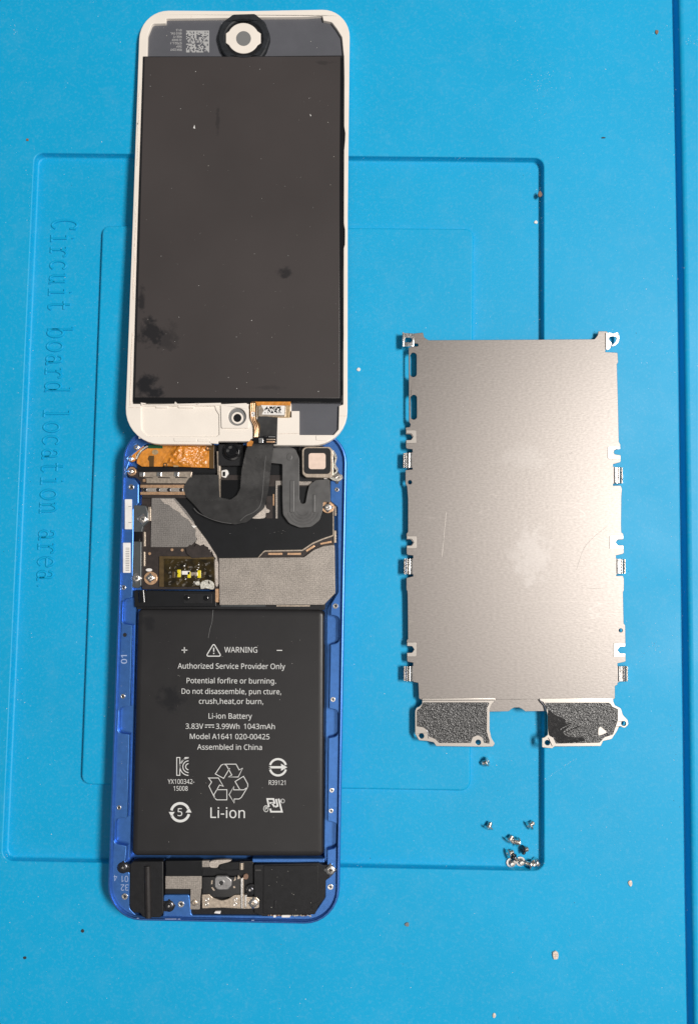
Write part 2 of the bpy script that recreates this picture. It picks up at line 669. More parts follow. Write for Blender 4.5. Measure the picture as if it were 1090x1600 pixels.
def thing(name, label, cat, org, group=None):
    o = bpy.data.objects.new(name, None)
    coll.objects.link(o)
    o.empty_display_size = 0.005
    o.location = Vector(org) * S
    o['org'] = list(org)
    o['label'] = label
    o['category'] = cat
    if group:
        o['group'] = group
    return o


def tag(o, label, cat, group=None):
    o['label'] = label
    o['category'] = cat
    if group:
        o['group'] = group
    return o


def pz(name, loops, ht, hb, material, parent, ch=0.0, plane=FLAT, hf=None, ang=35):
    return Mesh(plane).prism(loops, ht, hb, ch, hf=hf).build(name, material, parent, ang)


def disc(name, px, py, rpx, ht, hb, material, parent, plane=FLAT, ch=0.0, n=28):
    return pz(name, circ(px, py, rpx, n), ht, hb, material, parent, ch, plane)


def fixed_screw(px, py, rpx, ht, parent, material=None, plane=FLAT, name='screw'):
    """screw seen from above: domed rim, sunk drive"""
    u, v = plane.at(px, py, ht)
    r = rpx / 6.0
    c = plane.p3(u, v, ht)
    m = Mesh(plane)
    prof = [(0.001, -0.45 * r), (0.22 * r, -0.42 * r), (0.34 * r, -0.10 * r), (0.46 * r, 0.0), (0.78 * r, -0.02 * r), (0.94 * r, -0.14 * r), (r, -0.34 * r), (r, -0.9 * r)]
    m.lathe(c, prof, 22, wob=lambda a, h: 1 + (0.35 * math.cos(4 * a) if h < -0.3 * r and h > -0.44 * r else 0))
    return m.build(name, material or M['screw'], parent)


def hollow(px, py, r0, r1, ht, hb, name, material, parent, plane=FLAT, ch=0.05):
    return pz(name, [circ(px, py, r1), circ(px, py, r0)], ht, hb, material, parent, ch, plane)


FONT = None
try:
    FONT = bpy.data.fonts.load(bpy.utils.system_resource('DATAFILES', path='fonts') + '/NotoSansHebrew-Regular.woff2')
except Exception:
    FONT = None


def text(parent, s, o, u, v, h, material, plane=FLAT, bold=0.0, name='lettering'):
    """o: baseline start, u: vector of the whole line, v: vector of one capital height (picture units)"""
    c = bpy.data.curves.new('line', 'FONT')
    c.body = s
    if FONT:
        c.font = FONT
    c.size = 1.0
    c.offset = bold
    c.resolution_u = 3
    ob = bpy.data.objects.new('line', c)
    coll.objects.link(ob)
    dg = bpy.context.evaluated_depsgraph_get()
    me = bpy.data.meshes.new_from_object(ob.evaluated_get(dg))
    xs = [w.co.x for w in me.vertices]
    x0, wd = min(xs), max(xs) - min(xs)
    cap = 0.573 if FONT else 0.729
    m = Mesh(plane)
    verts = []
    for w in me.vertices:
        a, b = (w.co.x - x0) / wd, w.co.y / cap
        px, py = o[0] + u[0] * a + v[0] * b, o[1] + u[1] * a + v[1] * b
        q = plane.at(px, py, h)
        verts.append(plane.p3(q[0], q[1], h))
    fl = []
    for p in me.polygons:
        t = tuple(p.vertices)
        A, B, C_ = (verts[i] for i in t[:3])
        fl.append(t if (B - A).cross(C_ - A).dot(plane.n) > 0 else t[::-1])
    m.add(verts, fl)
    bpy.data.objects.remove(ob)
    bpy.data.curves.remove(c)
    bpy.data.meshes.remove(me)
    return m.build(name, material, parent)


from mathutils import noise as mn


def crumpled(quad, h, nx, ny, amp, scale, name, material, parent, seed=0.0, bulge=0.0):
    """a wrinkled sheet over four measured corners (clockwise from upper left)"""
    A, B, C_, D_ = (Vector(FLAT.at(p[0], p[1], h)) for p in quad)
    vs, fs = [], []
    for j in range(ny + 1):
        for i in range(nx + 1):
            a, b = i / nx, j / ny
            q = A.lerp(B, a).lerp(D_.lerp(C_, a), b)
            e_ = min(1.0, 6 * min(a, 1 - a, b, 1 - b))
            k = mn.noise(Vector((q.x * scale + seed, q.y * scale, seed))) + 0.5 * mn.noise(Vector((q.x * scale * 2.3, q.y * scale * 2.3 + seed, 1.0)))
            vs.append((q.x, q.y, h + amp * k * e_ + bulge * e_ * math.exp(-((a - 0.34) / 0.27) ** 2)))
    n = nx + 1
    for j in range(ny):
        for i in range(nx):
            o_ = j * n + i
            fs.append((o_, o_ + n, o_ + n + 1, o_ + 1))
    rim = [i for i in range(n)] + [j * n + nx for j in range(1, ny + 1)] + [ny * n + i for i in range(nx - 1, -1, -1)] + [j * n for j in range(ny - 1, 0, -1)]
    base = len(vs)
    for r_ in rim:
        vs.append((vs[r_][0], vs[r_][1], h - 0.45))
    for k in range(len(rim)):
        k2 = (k + 1) % len(rim)
        fs.append((rim[k], rim[k2], base + k2, base + k))
    return Mesh().add(vs, fs).build(name, material, parent, 70)


# ================================================================== WORK MAT
RD = -2.0      # recess floor
IP = -0.65      # inner raised panel
recess = loop_round([(54.5, 239, 14), (848.5, 247, 14), (849, 1361, 16), (4, 1345, 16)], 6)
recess = [(x, y) for (x, y) in recess]
m = Mesh()
rl = clean([FLAT.at(p[0], p[1], 0) for p in recess])
if signed_area(rl) > 0:
    rl.reverse()                      # hole orientation
XL, XR, YB, YT = -190.0, 330.0, -150.0, 340.0
tl = [FLAT.at(x, y, 0) for (x, y) in ((1047, -60), (1049, 0), (1052, 150), (1056.5, 400), (1062.5, 900), (1068.5, 1400), (1072, 1600), (1073, 1660))]
k0 = (tl[0][0] - tl[1][0]) / (tl[0][1] - tl[1][1])
k1 = (tl[-1][0] - tl[-2][0]) / (tl[-1][1] - tl[-2][1])
tl = [(tl[0][0] + k0 * (YT - tl[0][1]), YT)] + tl + [(tl[-1][0] + k1 * (YB - tl[-1][1]), YB)]


def cap2d(mesh, loops, z):
    vs = [Vector((p[0], p[1], 0)) for l in loops for p in l]
    grp, k = [], 0
    for l in loops:
        grp.append(vs[k:k + len(l)])
        k += len(l)
    fs = []
    for t in tessellate_polygon(grp):
        a, b, c = (vs[i] for i in t)
        fs.append(t if (b - a).cross(c - a).z > 0 else t[::-1])
    mesh.flat.update(range(len(mesh.f), len(mesh.f) + len(fs)))
    mesh.add([(p.x, p.y, z) for p in vs], fs)


def wall_rings(mesh, rings, closed=True):
    n = len(rings[0][0])
    vs, fs = [], []
    for (l, z) in rings:
        vs += [(p[0], p[1], z) for p in l]
    for r in range(len(rings) - 1):
        for i in range(n if closed else n - 1):
            j = (i + 1) % n
            fs.append((r * n + i, (r + 1) * n + i, (r + 1) * n + j, r * n + j))
    mesh.add(vs, fs)


e = 0.35
rim_out = offset(rl, e)
cap2d(m, [[(XL, YB)] + [(tl[-1][0] - 0.25, YB)] + [(x - 0.25, y) for (x, y) in tl[::-1][1:-1]] + [(tl[0][0] - 0.25, YT), (XL, YT)], rim_out], 0)
wall_rings(m, [(rim_out, 0), (offset(rl, 0.17), -0.05), (offset(rl, 0.05), -0.17), (rl, -0.36), (offset(rl, -0.25), RD + 0.3), (offset(rl, -0.4), RD + 0.1), (offset(rl, -0.7), RD)])
panel = loop_round([(160, 352, 12), (739, 357, 12), (734, 1236, 14), (127, 1226, 14)], 6)
pl_ = clean([FLAT.at(p[0], p[1], IP) for p in panel])
if signed_area(pl_) < 0:
    pl_.reverse()
pbase = offset(pl_, -0.25)
cap2d(m, [offset(rl, -0.7), pbase], RD) if False else None
floor_outer = offset(rl, -0.7)[::-1]
cap2d(m, [floor_outer, pbase[::-1]], RD)
wall_rings(m, [(pbase[::-1], RD), (offset(pl_, -0.1)[::-1], RD + 0.12), (pl_[::-1], IP - 0.45), (offset(pl_, 0.12)[::-1], IP - 0.17), (offset(pl_, 0.27)[::-1], IP - 0.04), (offset(pl_, 0.5)[::-1], IP)])
cap2d(m, [offset(pl_, 0.5)], IP)
# trench
TD, TW = -2.6, 1.75
prof = [(-0.25, 0), (-0.07, -0.07), (0, -0.25), (0.1, TD), (TW - 0.3, TD), (TW, TD + 0.4), (TW + 0.15, -0.8), (TW + 0.4, -0.3), (TW + 0.85, -0.06), (TW + 1.4, 0)]
wall_rings(m, [([(x + dx, y) for (x, y) in tl], z) for (dx, z) in prof], closed=False)
cap2d(m, [[(x + TW + 1.4, y) for (x, y) in tl[::-1]] + [(XR, YT), (XR, YB)]], 0)
# outer rim and underside
bx = [(XL, YB), (XR, YB), (XR, YT), (XL, YT)]
wall_rings(m, [(bx, -4.0), (bx, 0)])
m.add([(p[0], p[1], -4.0) for p in bx], [(3, 2, 1, 0)])
work_mat = m.build('work_mat', M['mat'], None, 50)
tag(work_mat, 'bright blue silicone repair mat with moulded rectangular recess and raised lettering', 'mat')


# raised lettering, one piece per letter
def ell(cx, cy, rx, ry, a0, a1, n=14):
    return [(cx + rx * math.cos(math.radians(a0 + (a1 - a0) * i / n)), cy + ry * math.sin(math.radians(a0 + (a1 - a0) * i / n))) for i in range(n + 1)]


GL = {
    'C': [ell(.47, .5, .36, .5, 45, 315, 20), [(.73, .72), (.76, .95)]],
    'i': [[(.25, .6), (.46, .6), (.46, 0)], [(.2, 0), (.72, 0)], [(.43, .84), (.49, .86)]],
    'r': [[(.1, .6), (.3, .6), (.3, 0)], [(.1, 0), (.55, 0)], [(.3, .38), (.42, .55), (.6, .62), (.76, .57), (.78, .5)]],
    'c': [ell(.46, .31, .33, .31, 40, 320, 16)],
    'u': [[(.08, .6), (.22, .6), (.22, .15), (.32, .02), (.48, 0), (.62, .08), (.68, .2)], [(.54, .6), (.68, .6), (.68, 0), (.86, 0)]],
    't': [[(.36, .84), (.36, .14), (.46, 0), (.62, 0), (.76, .1)], [(.12, .6), (.72, .6)]],
    'b': [[(.04, 1), (.2, 1), (.2, 0)], ell(.48, .31, .29, .31, 0, 360, 20)],
    'o': [ell(.46, .31, .34, .31, 0, 360, 20)],
    'a': [[(.18, .46), (.24, .58), (.42, .62), (.58, .57), (.63, .44), (.63, .1), (.71, 0), (.86, .03)], ell(.4, .18, .25, .18, 0, 360, 16)],
    'd': [[(.54, 1), (.7, 1), (.7, 0), (.86, 0)], ell(.42, .31, .29, .31, 0, 360, 20)],
    'l': [[(.25, 1), (.46, 1), (.46, 0)], [(.2, 0), (.72, 0)]],
    'n': [[(.06, .6), (.22, .6), (.22, 0)], [(.06, 0), (.4, 0)], [(.22, .42), (.36, .58), (.54, .62), (.66, .54), (.7, .42), (.7, 0)], [(.54, 0), (.86, 0)]],
    'e': [[(.13, .34), (.79, .34)] + ell(.46, .31, .33, .31, 8, 320, 18)],
    '.': [[(.2, .03), (.26, .06)]],
}
line = 'Circuit board location area.'
for i, ch_ in enumerate(line):
    if ch_ == ' ':
        continue
    m = Mesh()
    for g in GL[ch_]:
        pts = []
        for (gx, gy) in g:
            t = i + gx
            py = 342 + t * 21.05
            bx_ = 82.5 - (py - 342) * 0.0415
            pts.append((bx_ + gy * 39, py))
        m.ptube(pts, 0.36, RD, 10, 1.05)
    m.build('letter', M['letter'], work_mat)

# ================================================================== BODY OF THE MUSIC PLAYER
body = thing('player_body', 'opened blue aluminium player housing with black battery and circuit board exposed', 'music player', (29.3, 61.7, 0))
BW, BL = 58.6, 125.6


def body_loop(d, n=8):
    r = max(8.7 - d, 1.0)
    return loop_round([(d, d, r), (BW - d, d, r), (BW - d, BL - d, r), (d, BL - d, r)], n)


ledge_in = loop_round([
    (228, 694, 6), (505, 697, 10), (523, 712, 8), (525, 742, 4), (516, 752, 3), (516, 783, 3), (527, 792, 4), (528, 925, 5), (517, 944, 5),
    (516, 961), (530, 964, 7), (529.5, 1004, 7), (516, 1007), (514, 1107), (528, 1110, 7), (527.5, 1150, 7), (513, 1153), (511.5, 1283), (526, 1286, 7), (525, 1325, 7), (511, 1328),
    (511, 1366, 4), (508, 1374, 5), (508, 1402, 8), (493, 1424, 10), (478, 1431, 5), (299, 1430, 4), (296, 1398, 4), (256, 1398, 3), (255, 1432, 3), (215, 1432, 8), (203, 1420, 5), (203, 1366, 4), (196, 1346, 4),
    (198, 1322), (178.5, 1318, 7), (180.5, 1280, 7), (199, 1277), (202.5, 1148), (184.5, 1145, 7), (186.5, 1106, 7), (203.5, 1103), (206.5, 977), (190, 974, 7), (191.5, 937, 7), (207, 933),
    (208, 900), (209, 796, 4), (217, 786, 4), (217, 757, 5), (211, 749, 4), (198, 746, 4), (198, 735, 6), (206, 712, 8)], 4)
LZ = 5.0
m = Mesh()
outer = [(3.4, 0.0), (2.2, 0.12), (1.1, 0.6), (0.45, 1.4), (0.1, 2.5), (0.0, 3.4), (0.0, 4.9), (0.12, 5.65), (0.26, 5.95), (0.36, 6.0), (0.6, 6.0), (0.67, 5.92), (0.74, 5.5), (0.88, 5.36), (0.95, 5.08), (1.02, LZ)]
rings = [(body_loop(d), z) for d, z in outer]
wall_rings(m, [(l[::-1], z) for l, z in rings])
lin = clean([FLAT.at(p[0], p[1], LZ) for p in ledge_in])
if signed_area(lin) > 0:
    lin.reverse()
cap2d(m, [body_loop(1.02), offset(lin, 0.18)], LZ)
wall_rings(m, [(offset(lin, 0.18), LZ), (offset(lin, 0.05), LZ - 0.05), (lin, LZ - 0.2), (lin, 3.5), (offset(lin, -0.15), 3.3)])
cap2d(m, [body_loop(3.4)], 0.0)
m.build('shell', M['blue'], body, 30)
# lower step of the cavity, cavity floor
low_in = loop_round([(240, 712, 8), (500, 712, 8), (521, 760), (522, 930), (510.5, 952, 3), (506, 1337, 3), (506, 1345), (400, 1345), (400, 1426), (300, 1426), (300, 1400), (250, 1400), (215, 1420), (205, 1345), (203.5, 1337, 3), (213, 950, 3), (222, 925), (222, 760)], 4)
ring_out = [(x, y) for (x, y) in body_loop(0.9)]
m = Mesh()
li = clean([FLAT.at(p[0], p[1], 3.3) for p in low_in])
if signed_area(li) > 0:
    li.reverse()
cap2d(m, [ring_out, offset(li, 0.15)], 3.3)
wall_rings(m, [(offset(li, 0.15), 3.3), (li, 3.12), (li, 1.2)])
cap2d(m, [body_loop(1.2)], 1.2)
m.build('cavity_floor', M['blue'], body, 30)

# --- small threaded inserts along the ledge
for (x, y, r) in ((193, 918, 3.8), (192, 1088, 3.8), (186, 1262, 3.6), (524, 947, 4.2), (520, 1093, 3.8), (518, 1235, 3.6), (517, 1267, 3.6), (195, 1401, 5.0), (283, 1413, 5.0), (516, 1386, 4.4), (205, 761, 4.5), (526, 765, 3.4)):
    hollow(x, y, r * 0.45, r, LZ + 0.12, LZ - 0.6, 'threaded_insert', M['steel'], body)
    disc('insert_bore', x, y, r * 0.46, LZ + 0.03, LZ - 0.5, M['screw_dark'], body, n=14)
disc('locating_hole', 195.3, 992, 3.2, LZ + 0.02, LZ - 0.2, M['screw_dark'], body, n=16)
text(body, '01', (198.5, 1037), (0, -13.5), (-9, 0), LZ + 0.02, M['blue_print'], bold=0.01)
text(body, '01', (200.5, 1368.5), (-10, 0), (0, 9.5), LZ + 0.02, M['blue_print'])
text(body, '4', (183, 1367), (-5, 0), (0, 9.5), LZ + 0.02, M['blue_print'])
text(body, '32', (201, 1382), (-12, 0), (0, 9.5), LZ + 0.02, M['blue_print'])

# --- circuit board and what is soldered or stuck to it
board = pz('circuit_board', loop_round([(221, 757, 2), (300, 757), (300, 742), (521, 742, 3), (522, 846, 3), (522, 930, 3), (508, 941, 2), (343, 941), (340, 921), (222, 921, 3)], 3), 3.9, 3.3, M['pcb'], body, 0.08)
pz('black_cover_film', loop_round([(268, 779), (340, 779), (420, 760), (519, 760), (519, 837, 3), (505, 842, 8), (488, 849, 8), (472, 860, 4), (412, 861, 5), (402, 871), (345, 872), (339, 870)], 4), 4.02, 3.85, M['film'], board, 0.02)
pz('film_outline', [loop_round([(402, 872), (413, 860, 5), (472, 859, 4), (488, 848, 8), (505, 841, 8), (520, 836, 3), (520, 760), (521.2, 760), (521.2, 837.5, 3), (505.5, 842.8, 8), (488.8, 850, 8), (472.6, 861, 4), (413, 862, 5), (404, 872)], 4)], 4.05, 3.9, M['cream_metal'], board)
pz('fabric_shield', loop_round([(342, 872, 1), (475, 870.5, 2), (490, 859, 5), (505, 853, 6), (522.5, 851, 2), (523.5, 927, 2), (506, 945, 2), (343, 945.5, 1)], 3), 4.75, 3.9, M['fabric'], board, 0.12)
for q in (rr(419, 863.8, 441, 867), rr(449, 863.8, 470, 867), [(477.5, 859.5), (490.5, 851.5), (492, 854), (479, 862.3)], [(500, 848.5), (517.5, 845), (518, 847.8), (500.6, 851.2)]):
    pz('copper_pad', q, 3.99, 3.85, M['copper'], board, 0.02)
pz('shield_can', loop_round([(237, 776, 1), (272, 777), (290, 797, 2), (303, 815, 2), (307, 830), (306, 845, 2), (296, 855, 1), (235.5, 855, 1)], 3), 4.35, 3.9, M['fabric_dark'], board, 0.08)
pz('torn_foil', [(250, 779), (271, 779.5), (290, 803), (307, 823), (322, 843), (338, 868), (340, 876), (334, 869), (331, 861), (327, 864), (325, 855), (316, 851), (311, 854), (305, 848), (308, 842), (305, 836), (306, 828), (300, 820), (294, 812), (284, 806), (281, 801), (270, 795), (264, 789), (257, 787)], 4.42, 4.0, M['fabric_torn'], board, 0.03)
pz('torn_foil', smooth([(336, 874), (341, 880), (341.5, 912), (337, 915), (336, 895)], 3), 4.3, 3.9, M['fabric_torn'], board, 0.03)
pz('torn_sliver', [(299, 821), (307.5, 822), (303, 825)], 4.6, 4.35, M['foam_white'], board)
pz('dark_smear', [(290, 857), (297, 851), (304, 854), (307, 849), (314, 853), (319, 850), (322, 857), (329, 859), (328, 866), (334, 870), (300, 872), (292, 865)], 4.46, 3.9, M['pcb'], board, 0.03)
for (x, y, r) in ((234, 865, 2.2), (269, 859, 2.2), (285, 859.5, 2.2)):
    disc('test_point', x, y, r, 3.97, 3.85, M['copper'], board, n=16)
disc('white_mark', 233, 890.5, 2.5, 3.97, 3.85, M['foam_white'], board) if False else pz('white_mark', circ(233, 890.5, 5, 20, 2.4), 3.98, 3.85, M['foam_white'], board)
hollow(235.5, 903.5, 5.2, 10.4, 4.3, 3.8, 'gold_ring', M['copper'], board)
fixed_screw(234.5, 903, 5.8, 4.75, board)
hollow(512, 792, 5.2, 9.8, 4.5, 3.8, 'gold_ring', M['copper'], board)
fixed_screw(512, 792.5, 6.2, 4.95, board)
# amber tape over a chip
tape = pz('amber_tape', loop_round([(249, 869, 1), (335, 870, 2), (336, 917, 1), (249, 917, 1)], 2), 4.35, 3.95, M['amber_edge'], board, 0.04)
crumpled([(257, 873), (334.5, 874), (335, 917), (257, 917)], 4.66, 70, 40, 0.3, 0.7, 'chip_cover', M['amber'], tape, 8.0)
for (x0, y0, x1, y1, k) in ((269, 893, 274, 903, 'amber_edge'), (277, 890, 282.5, 902, 'yellow'), (293, 893, 298, 903, 'yellow'), (308.5, 891, 314, 903, 'yellow'), (317, 893, 321, 899, 'amber_edge'), (284, 892, 297, 898, 'foam_white'), (298.5, 894, 309, 900, 'cream_metal'), (293, 884, 296, 888, 'amber_edge')):
    pz('component', rr(x0, y0, x1, y1, 0.8, 2), 4.80, 4.5, M[k], tape, 0.08)  # yellow pieces paint the glints of components under the tape
pz('dry_glue', smooth([(314, 910), (325, 906), (334, 911), (333, 921), (322, 919), (314, 920)], 3), 4.74, 4.3, M['dry_glue'], tape, 0.08)
pz('dry_glue', smooth([(305, 910), (311, 908), (312, 914), (306, 914)], 3), 4.72, 4.3, M['dry_glue'], tape, 0.05)
pz('copper_tab', rr(336.5, 920, 341.5, 941), 4.5, 3.4, M['copper'], board, 0.03)
# white edge contacts
for (x0, y0, x1, y1) in ((232, 792, 236, 814), (224.5, 831, 227.2, 854), (224, 862, 226.8, 885), (521.5, 829, 525, 848), (523, 783, 525.2, 806)):
    pz('edge_contact', rr(x0, y0, x1, y1, 0.6, 2), 4.25, 3.5, M['cream_metal'], board, 0.04)
# bare metal strips round the flex on the right
pz('bare_strip', loop_round([(430.5, 751), (487, 751), (487, 758), (433.5, 758), (433.5, 810), (430.5, 810)]), 4.2, 3.9, M['fabric'], board, 0.03)
pz('copper_line', rr(426.5, 772, 428.3, 790), 4.2, 3.9, M['copper'], board)
pz('torn_patch', smooth([(393, 809.5), (402, 800), (409, 790), (414, 788), (416, 794), (421, 797), (420, 801), (415, 802), (413, 809.5)], 3), 4.25, 3.9, M['fabric_torn'], board, 0.03)
pz('brown_film', rr(416, 775, 426, 810), 4.1, 3.9, M['pcb'], board)

# --- spring contact bracket, upper edge
brk = pz('contact_bracket', loop_round([(198, 738, 3), (201, 729, 5), (209, 728, 4), (216, 737, 4), (301, 735, 3), (301, 778), (222, 778, 2), (219, 752, 3), (212, 746, 4), (202, 746, 4)], 4), 4.55, 3.6, M['pcb'], body, 0.08)
hollow(206, 736.5, 3.6, 6.8, 4.8, 4.2, 'gold_ring', M['copper'], brk)
fixed_screw(204, 736.5, 4.0, 5.0, brk)
pz('contact_plate', loop_round([(217.5, 738, 1), (300, 737, 1), (298, 749), (295, 755), (229, 755), (229, 748), (218, 745)], 3), 4.85, 4.4, M['cream_metal'], brk, 0.06)
for x in (218, 245, 272):
    pz('contact_finger', loop_round([(x, 737.5, 1), (x + 8, 737.5, 1), (x + 7, 744.5, 1), (x, 744.5, 1)], 3), 5.15, 4.7, M['steel'], brk, 0.1)
    pz('finger_slot', [(x + 2, 745), (x + 21, 746), (x + 21, 747.2), (x + 2, 746.6)], 4.9, 4.7, M['pcb'], brk)
pz('contact_stud', rr(223.5, 748.5, 227.5, 753, 0.8), 4.8, 4.4, M['copper'], brk)
pz('copper_strip', rr(219.5, 757.5, 292, 762), 4.75, 4.4, M['copper'], brk, 0.04)
pz('copper_strip', rr(219.5, 768.5, 292, 773), 4.75, 4.4, M['copper'], brk, 0.04)
pz('solder_strip', rr(224, 762.2, 290, 768.3), 4.68, 4.4, M['fabric'], brk, 0.04)
for x in (227, 247, 264, 283):
    disc('solder_bead', x, 765.3, 3.1, 4.85, 4.5, M['screw_dark'], brk, ch=0.15, n=14)

# --- orange flex at the top
flexo = pz('orange_flex', loop_round([(214, 719), (221, 706, 12), (236, 697, 6), (282, 693), (258, 722), (254, 729), (222, 729, 2), (214, 724, 2)], 5), 4.75, 4.3, M['kapton'], body, 0.06)
pz('orange_flex_ear', loop_round([(207, 692, 2), (222, 691, 2), (225, 697, 2), (213, 710, 5), (211, 721, 5), (201, 722, 5), (198.5, 713, 4)], 4), 4.9, 4.2, M['kapton'], flexo, 0.06)
Mesh().ptube(smooth([(213, 717), (217, 709), (223, 702), (231, 697)], 4, False), 0.22, 4.85, 6).build('white_line', M['dry_glue'], flexo)
fixed_screw(213, 698.5, 4.8, 5.25, flexo)
fixed_screw(203.5, 716.5, 4.8, 5.25, flexo)
crumpled([(273, 693), (328, 693), (328, 731), (250, 728)], 4.95, 90, 60, 0.42, 1.0, 'orange_flex_top', M['kapton'], flexo, 3.0, 1.0)
pz('flex_edge', rr(327, 694, 334.5, 732, 1), 5.05, 4.4, M['kapton_dark'], flexo, 0.05)
pz('brown_block', loop_round([(233, 712), (241, 712), (240.5, 729), (233.5, 729), (233.5, 721), (231, 717)]), 4.85, 4.6, M['kapton_dark'], flexo)
pz('pale_dot', circ(242.5, 706.5, 5, 18, 4), 4.8, 4.7, M['gold_board'], flexo)
pz('green_piece', rr(232, 695, 254, 700.5), 4.9, 4.2, M['green'], flexo)
for (x, y, r) in ((325, 700.5, 3.6), (258.5, 726, 3.4)):
    hollow(x, y, r * 0.5, r, 5.25, 5.0, 'eyelet', M['kapton_dark'], flexo)
pz('gold_pad', rr(271, 724, 279, 729.5, 0.8), 5.2, 5.1, M['gold_board'], flexo)
pz('black_gap', rr(215, 726, 345, 739), 4.0, 3.0, M['film'], body)
pz('cavity_black_sheet', loop_round([(236, 690), (505, 694), (521, 712), (522, 756), (230, 756)]), 3.62, 3.0, M['film'], body)  # black sheet added to cover the blue cavity floor

# --- side button bracket
sb = pz('button_bracket', loop_round([(209.5, 789, 2), (228, 790, 3), (231.5, 802, 3), (231, 815, 4), (223.5, 823, 3), (222, 831, 1), (209, 831, 1)], 4), 5.15, 3.6, M['grey_bracket'], body, 0.12)
pz('button_bracket_arm', loop_round([(208.5, 846, 1), (221, 846, 1), (220.5, 915, 3), (216, 919, 2), (206.5, 918, 2)], 3), 5.05, 3.6, M['grey_bracket'], sb, 0.12)
pz('bracket_flex', rr(210, 829, 219.5, 848), 4.7, 3.9, M['black_gloss'], sb, 0.3)
fixed_screw(222.5, 811, 7.0, 5.5, sb)
fixed_screw(212.5, 903.5, 6.6, 5.4, sb)
wb = pz('white_switch', rr(195.2, 780, 206, 827, 0.8), 5.45, 4.6, M['foam_white'], body, 0.06)
wb2 = pz('white_switch', rr(192.3, 848, 203.8, 895, 0.8), 5.45, 4.6, M['foam_white'], body, 0.06)
for k in range(14):
    y = 856 + k * 2.7
    pz('printed_line', rr(196.5, y, 202.5, y + 0.9), 5.465, 5.44, M['lens_grey'], wb2)
for y in (791, 816):
    pz('printed_line', rr(201, y, 205.5, y + 0.8), 5.465, 5.44, M['lens_grey'], wb)

# --- battery connector cover and foam strip
cc = pz('connector_cover', loop_round([(209, 922, 3), (338, 924, 1), (338, 948, 1), (210, 949, 2)], 3), 4.3, 3.2, M['film'], body, 0.2)
pz('cover_pad', rr(287, 927.5, 331, 943, 1), 4.42, 4.2, M['black'], cc, 0.05)
for (x, y) in ((291.5, 934), (321.5, 934.5)):
    disc('cover_bump', x, y, 4.2, 4.6, 4.35, M['black_gloss'], cc, ch=0.2)
Mesh().tube([FLAT.p3(*FLAT.at(222 + 0.4 * k, 922.5 + k * 4.6, 4.0), 4.0) for k in range(5)], 1.1, 12, 0.7).build('cover_fold', M['black_gloss'], cc)
pz('foam_strip', loop_round([(213, 941), (508, 944), (507, 953), (214, 952)]), 3.6, 2.0, M['black'], body, 0.1)
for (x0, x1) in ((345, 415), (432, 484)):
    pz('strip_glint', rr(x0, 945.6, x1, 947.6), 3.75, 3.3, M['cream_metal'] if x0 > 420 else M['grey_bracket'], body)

# --- front camera
camm = pz('front_camera', rr(341, 690, 381, 728, 2), 5.0, 2.5, M['black'], body, 0.15)
cu, cv = FLAT.at(361.5, 704, 6.4)
Mesh().lathe((cu, cv, 4.65), [(0.001, 0.95), (0.28, 0.95), (0.34, 1.1), (0.62, 1.1), (0.7, 1.0), (1.35, 1.18), (1.55, 1.4), (1.8, 1.42), (1.9, 1.3), (1.9, 0.9), (2.4, 0.8), (2.45, 0.6), (2.45, -0.2)], 36).build('lens_barrel', M['black_gloss'], camm, 25)
pz('camera_shelf', rr(344, 727, 380, 756), 3.6, 2.6, M['black'], camm, 0.1)
pz('metal_clip', loop_round([(338.5, 705), (344, 705), (344.5, 748), (340, 748)]), 4.9, 3.0, M['cream_metal'], camm, 0.1)
pz('white_connector', loop_round([(345.5, 735, 2), (355, 733, 3), (357, 740, 3), (352, 747, 2), (346, 745, 2)], 4), 4.6, 3.2, M['foam_white'], camm, 0.25)
pz('connector_window', rr(348, 737, 352, 744, 1), 4.66, 4.5, M['black_gloss'], camm)
pz('gold_edge', rr(342, 748, 344.2, 778), 4.6, 3.4, M['cream_metal'], camm)
pz('dark_well', loop_round([(344, 750), (380, 750), (378, 778), (362, 783), (345, 783)]), 4.15, 3.4, M['black_gloss'], camm)


# --- display ribbon (lies from the display frame down into the body)
def fh(px, py):
    t = max(0.0, min(1.0, (py - 690) / 75.0))
    t = t * t * (3 - 2 * t)
    z = 7.9 * (1 - t) + 5.5 * t
    return z - 0.5 * max(0.0, min(1.0, (350 - px) / 60.0))


rib_out = loop_round([(392, 686), (429, 686), (424, 722, 20), (419.5, 765, 30), (413, 794, 12), (396, 808, 10), (385, 816, 10), (367, 819.5, 14), (343, 815, 20), (318, 805, 16), (303, 788, 16), (290, 775, 8), (287, 760, 8), (296, 747, 8), (304, 742, 4), (341.5, 742), (343, 777, 3), (360, 781, 6), (370, 774, 6), (375.5, 763, 8), (377.5, 735, 20), (384, 704, 16)], 5)


def densify(l, d=6):
    o = []
    for i in range(len(l)):
        a, b = Vector(l[i]), Vector(l[(i + 1) % len(l)])
        n = max(1, int((b - a).length / d))
        for k in range(n):
            q = a.lerp(b, k / n)
            o.append((q.x, q.y))
    return o


rib = pz('display_ribbon', densify(rib_out), 0.15, 0.0, M['flex'], body, hf=fh, ang=50)
ridge = smooth([(415, 712), (412, 745), (408, 785), (398, 799), (384, 806), (375, 814)], 5, False)
Mesh().tube([FLAT.p3(*FLAT.at(x, y, fh(x, y)), fh(x, y) + 0.02) for (x, y) in ridge], 0.13, 6, 0.6).build('ribbon_seam', M['flex_grey'], rib)
ridge2 = smooth([(303, 794), (311, 802), (330, 811), (347, 816), (362, 818)], 5, False)
Mesh().tube([FLAT.p3(*FLAT.at(x, y, fh(x, y)), fh(x, y) + 0.02) for (x, y) in ridge2], 0.10, 6, 0.6).build('ribbon_seam', M['flex_grey'], rib)

